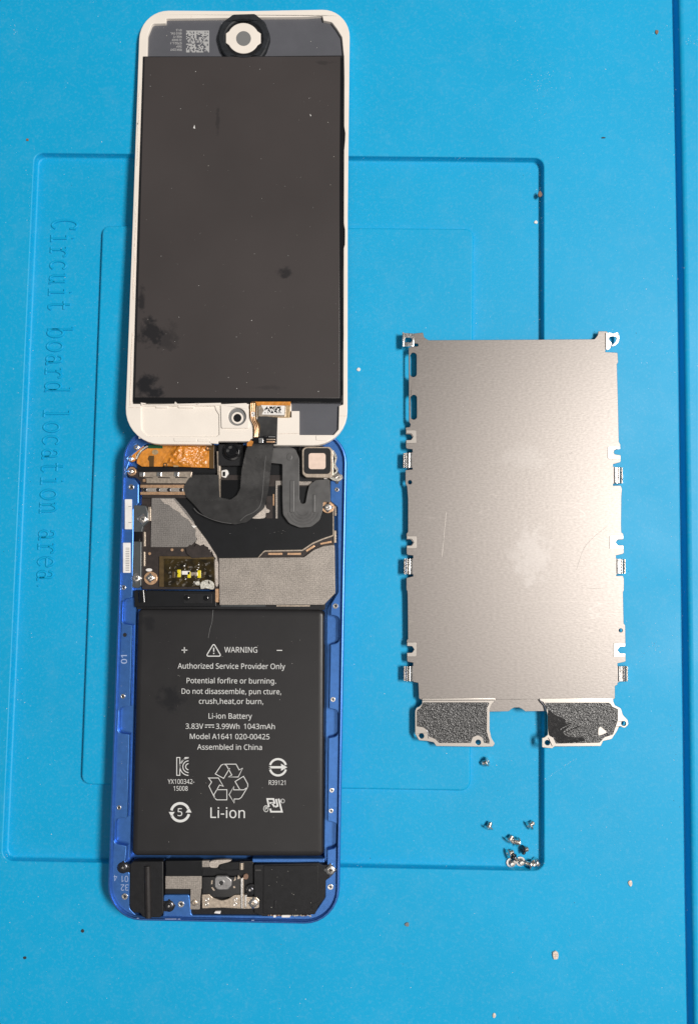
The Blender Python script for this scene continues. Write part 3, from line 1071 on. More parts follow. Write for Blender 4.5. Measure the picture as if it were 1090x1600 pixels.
# --- grey moulded flex on the right
g = loop_round([(418, 701, 3), (446, 696, 4), (461, 701, 10), (467.5, 716, 10), (467.5, 779, 4), (470, 787, 4), (477, 787, 4), (480, 770, 8), (483, 758, 8), (493, 750, 8), (515, 749, 2), (516, 786, 2), (505, 783, 3), (504, 797, 6), (499, 813, 12), (486, 823.5, 14), (468, 824.5, 14), (452, 818, 14), (442, 804, 10), (441, 780), (441, 725, 2), (418, 723, 2)], 6)
gf = pz('grey_flex', g, 5.2, 4.95, M['flex_grey'], body, 0.08)
for (x0, y0, x1, y1) in ((452.5, 750, 459.5, 801), (488, 772, 492.5, 801)):
    pz('flex_rib', rr(x0, y0, x1, y1, 2.2, 4), 5.36, 5.1, M['flex_grey'], gf, 0.15)
for r in (9, 14, 19, 24):
    arc = [(473.5 + r * math.cos(math.radians(a)), 797 + r * 0.95 * math.sin(math.radians(a))) for a in range(10, 171, 10)]
    Mesh().ptube(arc, 0.16, 5.2, 6, 0.55).build('flex_crease', M['flex_grey'], gf)
pz('flex_dimple', circ(452, 714, 4.5, 18, 6), 5.3, 5.1, M['flex_grey'], gf, 0.15)

# --- rear camera
rc = pz('rear_camera', loop_round([(471.5, 702, 5), (477, 698, 5), (515, 698, 5), (520, 703, 5), (521, 741, 5), (515, 747, 5), (478, 746, 5), (472, 741, 5)], 4), 6.3, 3.0, M['cream_metal'], body, 0.18)
pz('camera_mask', rr(474.5, 700, 516.5, 740.5, 6), 6.38, 6.2, M['black'], rc, 0.05)
pz('camera_window', rr(482, 708, 508.5, 733, 4), 6.45, 6.3, M['pink_glass'], rc, 0.04)
pz('camera_seat', rr(467, 695, 527, 752, 4), 4.6, 3.0, M['black'], rc)
fixed_screw(527, 746, 7.5, 5.7, rc)
gl = smooth([(519, 706), (524, 716), (522, 728), (526, 736), (520, 742), (515, 745), (522, 750), (532, 749), (533, 742)], 5, False)
Mesh().ptube(gl, 0.22, 5.9, 6).build('glue_thread', M['dry_glue'], rc)
Mesh().ptube([(x + 1.5, y - 2) for x, y in gl[:-6]], 0.12, 6.05, 6).build('glue_thread', M['dry_glue'], rc)
pz('print_mark', rr(506, 746.5, 511, 748.5), 5.3, 4.7, M['foam_white'], rc)

# --- battery
bat = Mesh()
bl = clean([FLAT.at(p[0], p[1], 4.9) for p in loop_round([(214.5, 951.5, 9), (507, 953, 9), (505.5, 1339, 9), (205.5, 1338, 9)], 6)])
if signed_area(bl) < 0:
    bl.reverse()
wall_rings(bat, [(offset(bl, d)[::-1], z) for d, z in ((0.5, 1.3), (0.0, 2.0), (0.0, 3.9), (0.1, 4.35), (0.35, 4.7), (0.8, 4.87), (1.5, 4.9))])
cap2d(bat, [offset(bl, 1.5)], 4.9)
M['battery'] = mat('battery_film', (0.019, 0.018, 0.019), 0.36, spec=0.45, var=(120, 0.1), bump=(220, 0.1, 0.3))
bx0, by0 = FLAT.at(268, 1092, 4.9)
bx1, by1 = FLAT.at(232, 975, 4.9)
add_smudges(M['battery'], [(bx0 - 29.3, by0 - 61.7, 4.6, 5.0, 0.9), (bx1 - 29.3, by1 - 61.7, 3.0, 3.0, 0.6)], (0.008, 0.008, 0.010), 0.3)
add_dots(M['battery'], 160, 0.06, (0.35, 0.34, 0.33), 0.6)
bat = bat.build('battery', M['battery'], body, 40)
BH = 4.915


def bt(s, x0, x1, base, cap, bold=0.0):
    text(bat, s, (x0, base), (x1 - x0, 0.8 * (x1 - x0) / 150), (0, -cap), BH, M['white_print'], bold=bold)


bt('WARNING', 350.6, 401.9, 1019.4, 8.6)
bt('Authorized Service Provider Only', 277.9, 445.5, 1044.6, 8.4)
bt('Potential forfire or burning.', 291.8, 431.2, 1067.4, 8.2)
bt('Do not disassemble, pun cture,', 284, 439.3, 1084, 8.2)
bt('crush,heat,or burn,', 311, 411.4, 1099.6, 8.2)
bt('Li-ion Battery', 326, 393.7, 1122.8, 8.4)
bt('3.83V', 290.2, 317.8, 1138.7, 8.2)
bt('3.99Wh', 337.5, 374.2, 1138.9, 8.2)
bt('1043mAh', 381, 429.4, 1139, 8.2)
bt('Model A1641 020-00425', 296.8, 421, 1154.6, 8.2)
bt('Assembled in China', 308.3, 409.2, 1171.2, 8.2)
bt('YX100342-', 262.3, 303.8, 1224.6, 7.2, 0.0)
bt('15008', 271.3, 293.5, 1235.4, 7.2, 0.0)
bt('R39121', 420, 446, 1226.4, 7.2, 0.0)
bt('Li-ion', 328.8, 382.7, 1278, 16.4, 0.0)
bt('5', 277.6, 285, 1275, 12.2, 0.0)
bt('R', 437.9, 440.6, 1253.6, 4.0, 0.0)


def Zp(pts, ox=240, oy=1170, s=4.54):
    return [(ox + x / s, oy + y / s) for (x, y) in pts]


def mark(name, strokes, w, closed=()):
    mm_ = Mesh()
    for i, q in enumerate(strokes):
        mm_.stroke(q, w, BH, closed=i in closed)
    return mm_.build(name, M['white_print'], bat)


mark('plus_sign', [Zp([(199, 117), (240, 117)], oy=990), Zp([(219, 96), (219, 138)], oy=990)], 1.3)
mark('minus_sign', [Zp([(873, 119), (912, 119)], oy=990)], 1.3)
mark('warning_triangle', [loop_round([p + (1.8,) for p in Zp([(427, 70), (480, 160), (373, 160)], oy=990)], 3)], 1.5, closed=(0,))
mark('warning_triangle', [Zp([(427, 100), (427, 128)], oy=990), Zp([(427, 136), (427, 145)], oy=990)], 1.7)
mark('direct_current_sign', [Zp([(365, 648), (430, 648)], oy=990)] + [Zp([(a, 664), (a + 15, 664)], oy=990) for a in (365, 390, 415)], 1.2)
mark('recycling_arrow', [Zp([(540, 138), (497, 210), (438, 178), (480, 116), (496, 109), (585, 109), (607, 150), (632, 137), (600, 200), (530, 200), (555, 186), (516, 116), (496, 109)])], 1.15)
mark('recycling_arrow', [Zp([(612, 290), (578, 232), (638, 195), (668, 250), (668, 270), (622, 345), (606, 356), (572, 356), (572, 385), (536, 325), (570, 266), (568, 291), (640, 291), (667, 272)])], 1.15)
mark('recycling_arrow', [Zp([(448, 290), (520, 290), (520, 362), (448, 362), (434, 350), (393, 265), (412, 236), (390, 207), (460, 207), (495, 266), (468, 257), (428, 326), (436, 352)])], 1.15)


def arc_z(cx, cy, r, a0, a1, n=14):
    return Zp([(cx + r * math.cos(math.radians(a0 + (a1 - a0) * i / n)), cy - r * math.sin(math.radians(a0 + (a1 - a0) * i / n))) for i in range(n + 1)])


mark('certification_mark', [Zp([(165, 62), (187, 62), (187, 188), (165, 188)])], 1.3, closed=(0,))
mark('certification_mark', [arc_z(250, 127, 62, 92, 268), arc_z(250, 127, 42, 92, 268), arc_z(250, 127, 22, 95, 265), Zp([(187, 115), (225, 62), (250, 62)])], 1.35)
mark('arrow_circle_mark', [arc_z(882, 131, 58, 16, 164), arc_z(882, 131, 58, 196, 344)], 3.3)
pz('arrow_circle_mark', Zp([(815, 123), (905, 123), (903, 106), (948, 131), (903, 156), (905, 139), (815, 139), (832, 131)]), BH, BH - 0.02, M['white_print'], bat)
mark('number_circle_mark', [arc_z(189, 450, 63, 22, 168), arc_z(189, 450, 63, 202, 348)], 4.0)
pz('number_circle_mark', Zp([(228, 452), (252, 418), (270, 452)]), BH, BH - 0.02, M['white_print'], bat)
pz('number_circle_mark', Zp([(108, 448), (150, 448), (128, 482)]), BH, BH - 0.02, M['white_print'], bat)
mark('component_mark', [Zp([(818, 412), (806, 356), (850, 356), (857, 384), (822, 384)]), Zp([(838, 384), (858, 412)]), Zp([(868, 356), (880, 405), (862, 412)]), Zp([(886, 354), (910, 446), (832, 446), (828, 424)])], 2.6)
mark('component_mark', [Zp([(797 + 17 * math.cos(t / 8 * math.pi), 425 + 22 * math.sin(t / 8 * math.pi)) for t in range(16)]), Zp([(793, 437), (793, 413), (802, 413), (803, 424), (794, 425)])], 0.9, closed=(0,))
mark('registered_mark', [Zp([(915 + 13 * math.cos(t / 8 * math.pi), 370 + 14 * math.sin(t / 8 * math.pi)) for t in range(16)])], 0.7, closed=(0,))
Mesh().ptube([(333, 953), (331.5, 972), (328, 983), (325.5, 997)], 0.035, BH - 0.01, 5).build('scratch', M['lens_grey'], bat)

# --- speaker block lower edge
sp = pz('antenna_block', loop_round([(208, 1346, 2), (255, 1346, 2), (255.5, 1427, 3), (250, 1434, 2), (224, 1434, 2), (219, 1427, 3), (208, 1426, 4), (202.5, 1417, 4), (203.5, 1350, 3)], 4), 5.45, 3.0, M['black'], body, 0.2)
Mesh().tube([FLAT.p3(*FLAT.at(230.5 + 0.2 * k, 1353 + 10.1 * k, 5.35), 5.35) for k in range(9)], 0.85, 16, 0.75).build('antenna_rib', M['rib'], sp, 60)
pz('pressed_mark', [rr(241, 1358, 246.5, 1374, 2), rr(242, 1359, 245.5, 1373, 1.6)], 5.5, 5.4, M['black'], sp)
for (x, y, ex) in ((192, 1356, (198, 1350, 210, 1363)), (264, 1416, (250, 1408, 262, 1424))):
    disc('mounting_ear', x, y, 9, 5.15, 4.2, M['black'], sp, ch=0.1)
    pz('mounting_ear', rr(*ex), 5.12, 4.2, M['black'], sp)
    fixed_screw(x, y, 7.2, 5.5, sp, M['screw_dark'])
    disc('screw_glint', x, y, 1.8, 5.46, 5.2, M['steel'], sp, n=10)

# --- battery flex and button connector
bf = pz('power_flex', rr(259, 1345, 316, 1371), 5.0, 3.0, M['film'], body, 0.1)
pz('fabric_pad', rr(258.5, 1369, 315, 1389, 0.8), 5.1, 4.0, M['fabric'], bf, 0.06)
pz('flex_dark_block', rr(258, 1388, 299, 1397), 4.5, 3.0, M['black'], bf, 0.1)  # plain black block below the fabric pad
pz('fabric_pad', loop_round([(298, 1388), (314, 1387), (312, 1421, 1), (297, 1421, 1)], 3), 5.0, 4.0, M['fabric'], bf, 0.06)
fixed_screw(303.5, 1411, 4.6, 5.25, bf, M['cream_metal'])

# --- home button switch
hb = pz('button_switch', loop_round([(314, 1346), (396, 1346), (396, 1380), (403, 1384), (405, 1431, 2), (297, 1431, 2), (297, 1420), (314, 1419)], 3), 4.4, 2.6, M['black'], body, 0.12)
pz('switch_block', loop_round([(316, 1370, 2), (376, 1370, 2), (376, 1402), (316, 1402)], 3), 5.0, 4.3, M['black_gloss'], hb, 0.12)
du, dv = FLAT.at(348.5, 1379.5, 5.5)
dome = loop_round([(338, 1368.5, 4), (354, 1368.5, 6), (362.5, 1375, 5), (362.5, 1384, 5), (356, 1391, 5), (340, 1391, 4), (335, 1386, 4), (335, 1373, 4)], 4)
dm = pz('metal_dome', dome, 5.5, 4.8, M['dome'], hb, 0.25, ang=70)
hollow(345.5, 1379.8, 3.2, 5.5, 5.54, 5.4, 'dome_ring', M['dome'], hb)
disc('dome_hole', 345.5, 1379.8, 3.3, 5.53, 5.3, M['black_gloss'], hb, n=16)
bk = pz('switch_bracket', loop_round([(315.5, 1398, 1), (326, 1397, 3), (333, 1403, 8), (345, 1407.5, 14), (356, 1405, 10), (366, 1398.5, 4), (375.5, 1398), (375.5, 1371.5, 1), (380.5, 1372, 1), (380.5, 1398), (385, 1397, 1), (386, 1402), (401, 1402, 2), (405, 1407, 2), (404.5, 1419, 2), (389, 1420), (381, 1420, 2), (345, 1418.5), (316, 1419.5, 1)], 4), 5.35, 4.8, M['cream_metal'], hb, 0.08)
for (x, y) in ((323.5, 1406), (323, 1413), (368, 1405.5), (367.5, 1413)):
    hollow(x, y, 1.5, 2.9, 5.45, 5.2, 'bracket_rivet', M['steel'], hb)
pz('bracket_fold', rr(376, 1372, 379.5, 1420, 0.6), 5.75, 5.2, M['steel'], hb, 0.12)
pz('bracket_fold', rr(382, 1398, 385.5, 1418, 0.6), 5.6, 5.2, M['steel'], hb, 0.12)
disc('screw_boss', 392, 1390, 8.6, 5.0, 4.0, M['black'], hb, ch=0.15)
fixed_screw(391, 1391, 5.0, 5.25, hb, M['screw_dark'])
disc('screw_glint', 390, 1391, 1.7, 5.22, 5.0, M['steel'], hb, n=10)
fixed_screw(395.5, 1412, 6.6, 5.7, hb)
pz('metal_patch', rr(314, 1345, 327, 1355, 0.8), 4.8, 4.0, M['fabric'], hb, 0.05)
pz('metal_patch', smooth([(328.5, 1346), (345, 1343.5), (362, 1344), (352, 1349), (343, 1351), (339, 1356), (328, 1355)], 3), 4.9, 4.0, M['fabric_torn'], hb, 0.08)
pz('black_blob', smooth([(343, 1352), (352, 1348), (372, 1347), (378, 1352), (376, 1359), (345, 1360)], 4), 5.0, 4.0, M['black'], hb, 0.25)
Mesh().tube([FLAT.p3(*FLAT.at(377.5, 1347.5 + 2.6 * k, 4.9), 4.9) for k in range(5)], 0.62, 12).build('metal_roll', M['cream_metal'], hb)
for q in ([(365, 1377), (368, 1369), (368.5, 1375)], [(371, 1374), (372, 1367), (376, 1372), (373, 1373.5)], [(364, 1386), (366, 1384), (368, 1387), (365.5, 1388)], [(330, 1387), (332, 1386), (336, 1391.5), (334, 1392)], [(330, 1376), (332.5, 1375), (332, 1381), (330, 1382)]):
    pz('solder_fleck', q, 5.06, 4.9, M['cream_metal'], hb)
pz('brown_fleck', circ(384, 1370, 4, 12, 4.5), 4.9, 4.3, M['dust_brown'], hb, 0.1)
pz('white_fleck_and_glint', loop_round([(334, 1427, .6), (336.5, 1424, .6), (345, 1424, .6), (344, 1428, .6)], 3), 4.9, 4.3, M['foam_white'], hb, 0.06)  # painted glint: a white sliver stands for a highlight on the black strip

# --- loudspeaker, lower edge
ls = pz('loudspeaker', loop_round([(396.5, 1351, 2), (497, 1348.5, 2), (505, 1352), (519, 1351, 6), (525, 1360, 7), (518, 1369, 5), (509, 1376, 4), (507.5, 1404, 6), (497, 1417, 5), (492, 1429, 4), (411, 1432, 2), (397, 1427, 3)], 4), 5.2, 2.8, M['black'], body, 0.15)
pz('speaker_cover', loop_round([(411.5, 1353, 2), (497, 1352, 2), (497, 1409, 2), (487, 1413), (487, 1428, 2), (411, 1428, 2)], 3), 5.42, 5.0, M['black'], ls, 0.1)
pz('cover_rib', rr(428, 1407, 431.5, 1421, 1.5), 5.55, 5.3, M['black'], ls, 0.1)
pz('cover_label', rr(399, 1358.5, 408, 1361), 5.24, 5.1, M['black_gloss'], ls)
fixed_screw(516, 1360.5, 7.4, 5.7, ls)
for k in range(26):
    x = 420 + k * 2.6 + random.uniform(-1, 1)
    pz('grille_fleck', circ(x, 1430.8 + random.uniform(-.6, .6), random.uniform(.7, 1.5), 6), 5.35, 5.0, M[random.choice(['dust_brown', 'dry_glue', 'cream_metal'])], ls)
for (x0, x1) in ((427, 431), (440, 453)):
    pz('grille_fleck', rr(x0, 1430, x1, 1433.5, .8, 2), 5.5, 5.0, M['foam_white'], ls)
pz('blue_bar', rr(394, 1341.5, 507, 1348, 1), 4.4, 2.0, M['blue'], body, 0.2)
for k in range(22):
    a, b = random.uniform(420, 495), random.uniform(1354, 1425)
    pz('fine_dust', circ(a, b, random.uniform(.25, .6), 5), 5.45, 5.40, M['dry_glue'], ls) if k < 12 else None
# bright nicks on the rim
for (x0, x1, y) in ((258, 276, 1435.6), (278, 282, 1435.7), (393, 397, 1437.5), (214, 217, 1434.3)):
    pz('rim_nick', rr(x0, y, x1, y + 0.9), 6.03, 5.9, M['blue_print'], body)

# ================================================================== DISPLAY ASSEMBLY (tilted: far end on the mat, near end on the body)
lid = thing('display_panel', 'white framed display lying face down with dark brown backing sheet and round button', 'display', tuple(LID.p3(29.5, 61, 0)))
outline = loop_round([(219, 16, 46), (385, 17), (546.5, 14, 42), (543, 330), (542.5, 696, 54), (391, 695.5), (388, 689.5, 1), (331, 689.5, 1), (329, 694.5), (194.5, 693.5, 54), (207, 360)], 9)
hole = loop_round([(230, 92), (231, 55, 6), (238, 37, 5), (259, 36.3), (260, 29), (352, 28), (405, 27), (450, 26.7), (470, 26.5), (480, 26.2), (503.5, 24.5), (505, 32, 1), (518, 34.5, 6), (526, 45, 4), (534, 58, 3), (537, 90), (537.5, 120), (535.8, 632, 1), (529.5, 634), (528.5, 671, 2), (521, 679.5, 2), (467.5, 679.5), (467.5, 642), (455, 642), (455, 652), (433, 652), (433, 700), (394, 700)][:26], 4)
hole += [(455, 642), (455, 631), (433, 631), (394, 631), (208, 631), (209.5, 600), (223.5, 95)]
recess_l = loop_round([(220.5, 635.5), (243, 635), (244, 637.5), (261, 637.5), (262, 635), (278, 635), (279, 637.5), (302, 637.5), (304, 635), (336, 634.5), (337, 640), (342, 648), (342.5, 679), (338, 682), (230, 681.5, 8), (221.5, 672, 5)], 3)
flexcut = loop_round([(395, 655), (432, 653.5), (432, 690), (392, 690)])
fr = pz('white_frame', [outline, hole, recess_l, circ(370.5, 651, 14.1, 28)], 1.7, 0.0, M['white'], lid, 0.16, LID)
pz('recessed_floor', loop_round([(217, 632), (345, 632), (345, 685), (217, 685)]), 1.32, 0.9, M['white'], fr, 0, LID)
gi = loop_round([(224, 21, 40), (542, 19, 38), (537, 690, 45), (201, 688, 45)], 7)
pz('front_glass', gi, 0.8, 0.3, M['glass_back'], lid, 0, LID)
# display sheet
M['sheet'] = mat('display_backing', (0.055, 0.047, 0.046), 0.34, spec=0.5, var=(30, 0.10))
org = Vector(lid['org'])


def lid_xy(px, py):
    u, v = LID.at(px, py, 2.05)
    q = LID.p3(u, v, 2.05) - org
    return q.x, q.y


sm = []
for (px, py, rx, ry, st) in ((236, 520, 4.6, 6.0, 0.85), (262, 528, 4.0, 5.0, 0.45), (229, 600, 3.6, 5.0, 0.95), (244, 612, 3.2, 2.2, 0.95), (444, 424, 3.0, 2.2, 0.7), (222, 470, 1.4, 5.0, 0.7), (340, 190, 0.8, 6.0, 0.35), (505, 98, 4.0, 0.8, 0.3), (420, 606, 5.0, 0.9, 0.25)):
    x, y = lid_xy(px, py)
    sm.append((x, y, rx, ry, st))
add_smudges(M['sheet'], sm, (0.012, 0.012, 0.014), 0.3)
add_dots(M['sheet'], 170, 0.08, (0.5, 0.48, 0.46), 0.8)
add_dots(M['sheet'], 130, 0.05, (0.01, 0.01, 0.01), 0.8)
ds = pz('display_module', loop_round([(223.5, 88), (380, 88), (537.3, 86.5), (535.8, 310), (535, 628), (207.5, 627.5), (215, 360)]), 1.9, 0.8, M['black'], lid, 0.05, LID)
pz('backing_sheet', loop_round([(226, 89), (380, 88.6), (531.5, 88), (530, 310), (530.5, 622), (211, 621), (218.5, 360)]), 2.05, 1.7, M['sheet'], ds, 0.06, LID)
# ragged black tape along one edge
edge = [(530, 90)]
pts_r = []
for k in range(46):
    y = 92 + k * 11.6
    pts_r.append((536.2 - (y - 92) / 536 * 1.4 + random.uniform(-0.8, 1.6) + (2.2 if 9 < k < 13 or 22 < k < 26 else 0), y))
pz('edge_tape', [(531, 90)] + pts_r + [(530.3, 626)], 1.98, 1.6, M['black_gloss'], ds, 0, LID)
pz('bottom_tape', loop_round([(208.5, 621.5), (534, 622.5), (534, 629), (455, 628.6), (208, 630)]), 2.0, 1.2, M['black_gloss'], ds, 0.1, LID)
# chipped paint along the left rim and torn glue under the sheet
for k in range(16):
    y = random.uniform(130, 600)
    x = 219.5 - (y - 90) * 0.0292 + random.uniform(-2.5, 2)
    pz('rim_chip', smooth([(x, y), (x + random.uniform(1, 2.2), y + 1), (x + random.uniform(.5, 1.6), y + random.uniform(4, 10)), (x - .4, y + 5)], 2), 1.78, 1.5, M['white'], fr, 0.04, LID)
for y0, y1 in ((145, 262), (330, 470), (520, 640)):
    Mesh(LID).ptube([(219.2 - (y - 90) * 0.0292 + 0.5 * math.sin(y * .11), y) for y in range(y0, y1, 6)], 0.09, 1.72, 5).build('rim_seam', M['chip'], fr)
for (x0, y0, x1, y1, x2, y2) in ((220, 629, 228, 630, 221, 633), (274, 627.5, 277.5, 631, 272, 632), (305, 630, 312, 630, 307, 633), (222, 632, 345, 629.5, 345, 633.5)):
    pz('torn_glue', [(x0, y0), (x1, y1), (x2, y2)], 2.1, 1.5, M['white'], fr, 0, LID)
# catches along the lower edge of the frame
for q in ([(271, 684), (307, 684), (307, 690), (273, 690)], [(309, 686), (327, 686), (328, 690.5), (309, 690)], [(493, 680), (521, 683), (510, 689), (494, 688)], [(328, 688), (341, 688), (341, 693.5), (328, 692.5)]):
    pz('frame_catch', loop_round([p + (1.2,) for p in q], 2), 1.86, 1.4, M['white'], fr, 0.07, LID)
for q in ([(299, 22.5), (299, 28)], [(434, 678), (467, 677)], [(201, 637), (220, 637)], [(530, 650), (541, 650)]):
    Mesh(LID).ptube(q, 0.05, 1.70, 5).build('mould_line', M['chip'], fr)
pz('grey_shelf', loop_round([(328, 688.5), (390, 686.5), (388, 695.5), (329, 692.5)]), 1.45, 0.6, M['lens_grey'], fr, 0, LID) if False else None
# camera seat in the frame
cs = pz('camera_seat', [loop_round([(344.5, 631.5, 2), (386, 629.5, 3), (389, 640, 3), (388.5, 669, 2), (346, 669, 2)], 4), circ(370.5, 651, 14, 28)], 2.15, 1.2, M['white'], fr, 0.12, LID)
disc('seat_floor', 370.5, 651, 14.2, 1.5, 1.0, M['lens_grey'], fr, LID)
hollow(370.8, 653, 6.4, 9.2, 1.75, 1.4, 'white_ring', M['white'], fr, LID)
disc('camera_opening', 370.8, 653, 6.5, 1.58, 1.3, M['film'], fr, LID)
# round button gasket
gk = Mesh(LID)
go = loop_round([(364, 21.5, 6), (398, 20.5, 6), (414, 33, 12), (423, 57, 22), (416, 78, 12), (409, 88.5, 4), (353, 89, 4), (345, 78, 12), (339, 57, 22), (347, 34, 12)], 5)
gk.prism([go, circ(381, 59.5, 29, 36, 28)], 2.15, 0.6, 0.45)
gk = gk.build('button_gasket', M['black_rubber'], lid, 60)
pz('gasket_inner', [circ(381, 60, 31.5, 36, 30), circ(380.5, 59.5, 23, 36)], 1.75, 0.7, M['black'], gk, 0.15, LID)
wd = circ(380, 59.5, 25, 40, 23.8)
wd = [p for p in wd]
disc_pts = []
for (x, y) in wd:
    if abs(y - 59.5) < 9.5:
        x = 407.3 if x > 380 else 353
    disc_pts.append((x, y))
hbn = pz('button_disc', disc_pts, 1.95, 0.7, M['white'], gk, 0.12, LID)
disc('button_contact', 380.5, 60, 11.6, 2.02, 1.8, M['lens_grey'], gk, LID, 0.05)
M['lens_grey2'] = M['lens_grey']
# printed matrix patch (random cells) and tiny print
mx_ = Mesh(LID)
cell = 36.0 / 20
for i in range(20):
    for j in range(20):
        if j == 0 or i == 19 or random.random() < 0.52:
            x, y = 291 + i * cell, 47.7 + j * cell * 0.95
            a = [LID.at(x + dx, y + dy, 0.82) for dx, dy in ((0, cell * .95), (cell, cell * .95), (cell, 0), (0, 0))]
            mx_.add([LID.p3(u, v, 0.82) for u, v in a], [(0, 1, 2, 3)])
mx_.build('matrix_print', M['print'], lid)
for k, s in enumerate(('BGN 22H7', '5V04', '0702.L.1', '22 DHOF', 'NGK 47', '60.0 5YL', '01.5')):
    y = 79.5 - k * 5.1
    w = len(s) * 2.2
    text(lid, s, (284, y - 3.2), (-w, -0.3), (0, 3.2), 0.82, M['print'], LID, 0.02, 'tiny_print')
# display connector and ribbon on the frame
cb = pz('connector_board', loop_round([(402, 632, 1), (454, 630, 1), (452, 652.5, 1), (402, 652, 1)], 3), 2.0, 0.8, M['gold_board'], lid, 0.1, LID)
pz('connector_can', loop_round([(403.5, 634.5, 1), (447, 634, 1), (446, 651, 1), (403.5, 650.5, 1)], 3), 2.3, 1.8, M['cream_metal'], cb, 0.08, LID)
pz('amber_edge', rr(397, 627.5, 454, 633.5), 2.15, 1.5, M['kapton'], cb, 0.05, LID)
pz('white_label', loop_round([(407.5, 633), (445, 634, .5), (444, 648.5, .5), (409, 647.5), (412.5, 641)], 2), 2.36, 2.2, M['foam_white'], cb, 0, LID)
mx_ = Mesh(LID)
for i in range(17):
    for j in range(7):
        if random.random() < 0.5:
            x, y = 413.5 + i * 1.5, 635.2 + j * 1.5
            a = [LID.at(x + dx, y + dy, 2.38) for dx, dy in ((0, 1.5), (1.5, 1.5), (1.5, 0), (0, 0))]
            mx_.add([LID.p3(u, v, 2.38) for u, v in a], [(0, 1, 2, 3)])
mx_.build('label_print', M['film'], cb)
rb = pz('connector_ribbon', loop_round([(404, 650), (433.5, 652), (432.5, 694), (396, 695), (398, 672)]), 2.12, 1.6, M['flex'], lid, 0.04, LID)
cf = pz('copper_ribbon', smooth([(391, 629), (400, 629), (400.5, 645), (401, 655), (406, 664), (406, 676), (403, 690), (396, 692), (396, 676), (395, 664), (391, 655), (389, 645)], 3), 2.22, 1.7, M['kapton_dark'], lid, 0.04, LID)
for d in (-2.6, 0, 2.6):
    Mesh(LID).ptube(smooth([(395 + d, 630), (394.8 + d, 645), (396 + d, 657), (400 + d, 665), (401 + d * .8, 676), (399 + d * .8, 687)], 4, False), 0.10, 2.24, 5).build('copper_trace', M['copper'], cf)
pz('white_part', rr(392.5, 643.5, 398, 651, .8), 2.36, 2.1, M['foam_white'], cf, 0.04, LID)
for (x, y) in ((394.5, 646), (396.2, 648.6)):
    disc('part_mark', x, y, 0.9, 2.38, 2.3, M['film'], cf, LID, n=8)
pz('amber_tail', [(386, 692), (392, 688), (396, 690), (393, 697), (386, 697)], 2.3, 1.8, M['kapton'], cf, 0, LID)
cg = pz('component_row', loop_round([(395, 683, 2), (431, 680, 2), (431, 693, 2), (397, 693, 2)], 3), 2.5, 1.8, M['black_gloss'], lid, 0.15, LID)
for (x0, y0, x1, y1, k) in ((404, 684, 411, 692, 'steel'), (416, 685.5, 430, 687.5, 'cream_metal'), (416, 689, 429, 691.5, 'copper'), (419, 681.5, 430, 683.2, 'lens_grey'), (412, 680.5, 417, 683, 'black')):
    pz('component', rr(x0, y0, x1, y1, .8, 2), 2.75, 2.3, M[k], cg, 0.08, LID)
for q in ([(304, 195), (302, 200), (305, 201)], [(485, 182), (484, 178), (486, 180)]):
    pz('white_fleck_and_glint', q, 2.1, 2.0, M['dust_white'], ds, 0, LID)

# ================================================================== METAL SHIELD PLATE
PZ = 1.75
plate = thing('shield_plate', 'thin brushed metal shield plate with spring clips and black taped ends', 'metal plate', (110, 90, 0))
po = [(646, 521, 1), (660.5, 519.5, 1), (662, 527, 3), (669, 531.5, 3), (928, 530, 2), (933, 524, 3), (934, 517.5, 1), (948, 517.5, 1), (946, 535), (945, 550), (964, 551, 1.5), (965, 566), (963, 569), (964.5, 620), (966, 690), (968.5, 695),
      (968.5, 701, 1), (958.5, 703.5, 2.5), (958.5, 709.5, 2.5), (969, 711, 1), (969.3, 722, 3), (957, 725.3), (956.8, 729), (960, 729.5), (960, 755), (957, 756), (957, 759), (969, 758.5, 2), (971, 764), (970, 776), (969.5, 820), (970, 832), (973, 834),
      (973, 843, 1), (963, 843.5, 3), (960.5, 848), (963, 852, 3), (973.5, 852, 1), (974, 865, 3), (961.5, 868), (961.5, 872.5), (964, 873), (964, 897), (962, 898), (962, 900), (972.5, 899.5, 2), (974, 904), (974, 922), (972.5, 925), (973.5, 974), (976, 977), (976.5, 1010.5, 1),
      (966, 1011.5, 3), (963.5, 1016.5), (966, 1021.5, 3), (976.5, 1021.5, 1), (977, 1034, 3), (964, 1036.5), (964, 1041), (966.5, 1041), (966.5, 1066), (964, 1067), (964, 1070), (960, 1072, 1), (960, 1091), (957, 1093),
      (657, 1093), (654, 1091), (653, 1067, 1), (645, 1065.5), (645, 1064), (642, 1064), (642, 1041), (645, 1040), (645, 1035.5), (636, 1034, 2), (635, 1022, 1), (645, 1021.5, 3), (648, 1015.5), (645, 1009, 3), (635, 1008.5, 1), (635, 1001), (637, 998), (636.5, 940), (636, 924), (634.5, 921),
      (634.5, 903, 1), (645, 900.5), (645, 897.5), (642, 897), (642, 873), (645, 872), (645, 868), (635, 867, 3), (634.5, 853, 1), (641, 853, 3), (645, 848), (641, 843, 3), (634.5, 843, 1), (634.5, 834), (637, 831), (637, 780), (635.5, 760), (633, 756),
      (633, 734.5, 1), (644, 733.5), (644, 731), (641, 730.5), (641, 707.5), (644, 706.5), (644, 702), (634, 701, 3), (633.5, 688.5, 1), (641, 688, 3), (644, 683), (641, 678.5, 3), (633.5, 678.5, 1), (633.5, 668, 1), (640, 667, 1), (641, 663, 1), (638.5, 659), (638, 543, 1), (644, 541.5), (653, 541, 1.5), (653, 537, 1.5), (646, 536.5)]
po = loop_round(po, 4)
holes = [rr(640.3, 551, 650.4, 589, 5, 5), rr(641.3, 617, 650.8, 655.5, 4.8, 5), circ(640, 753.5, 3.2, 18), circ(969, 985, 3, 18)]
px_, py_ = FLAT.at(828, 868, PZ)
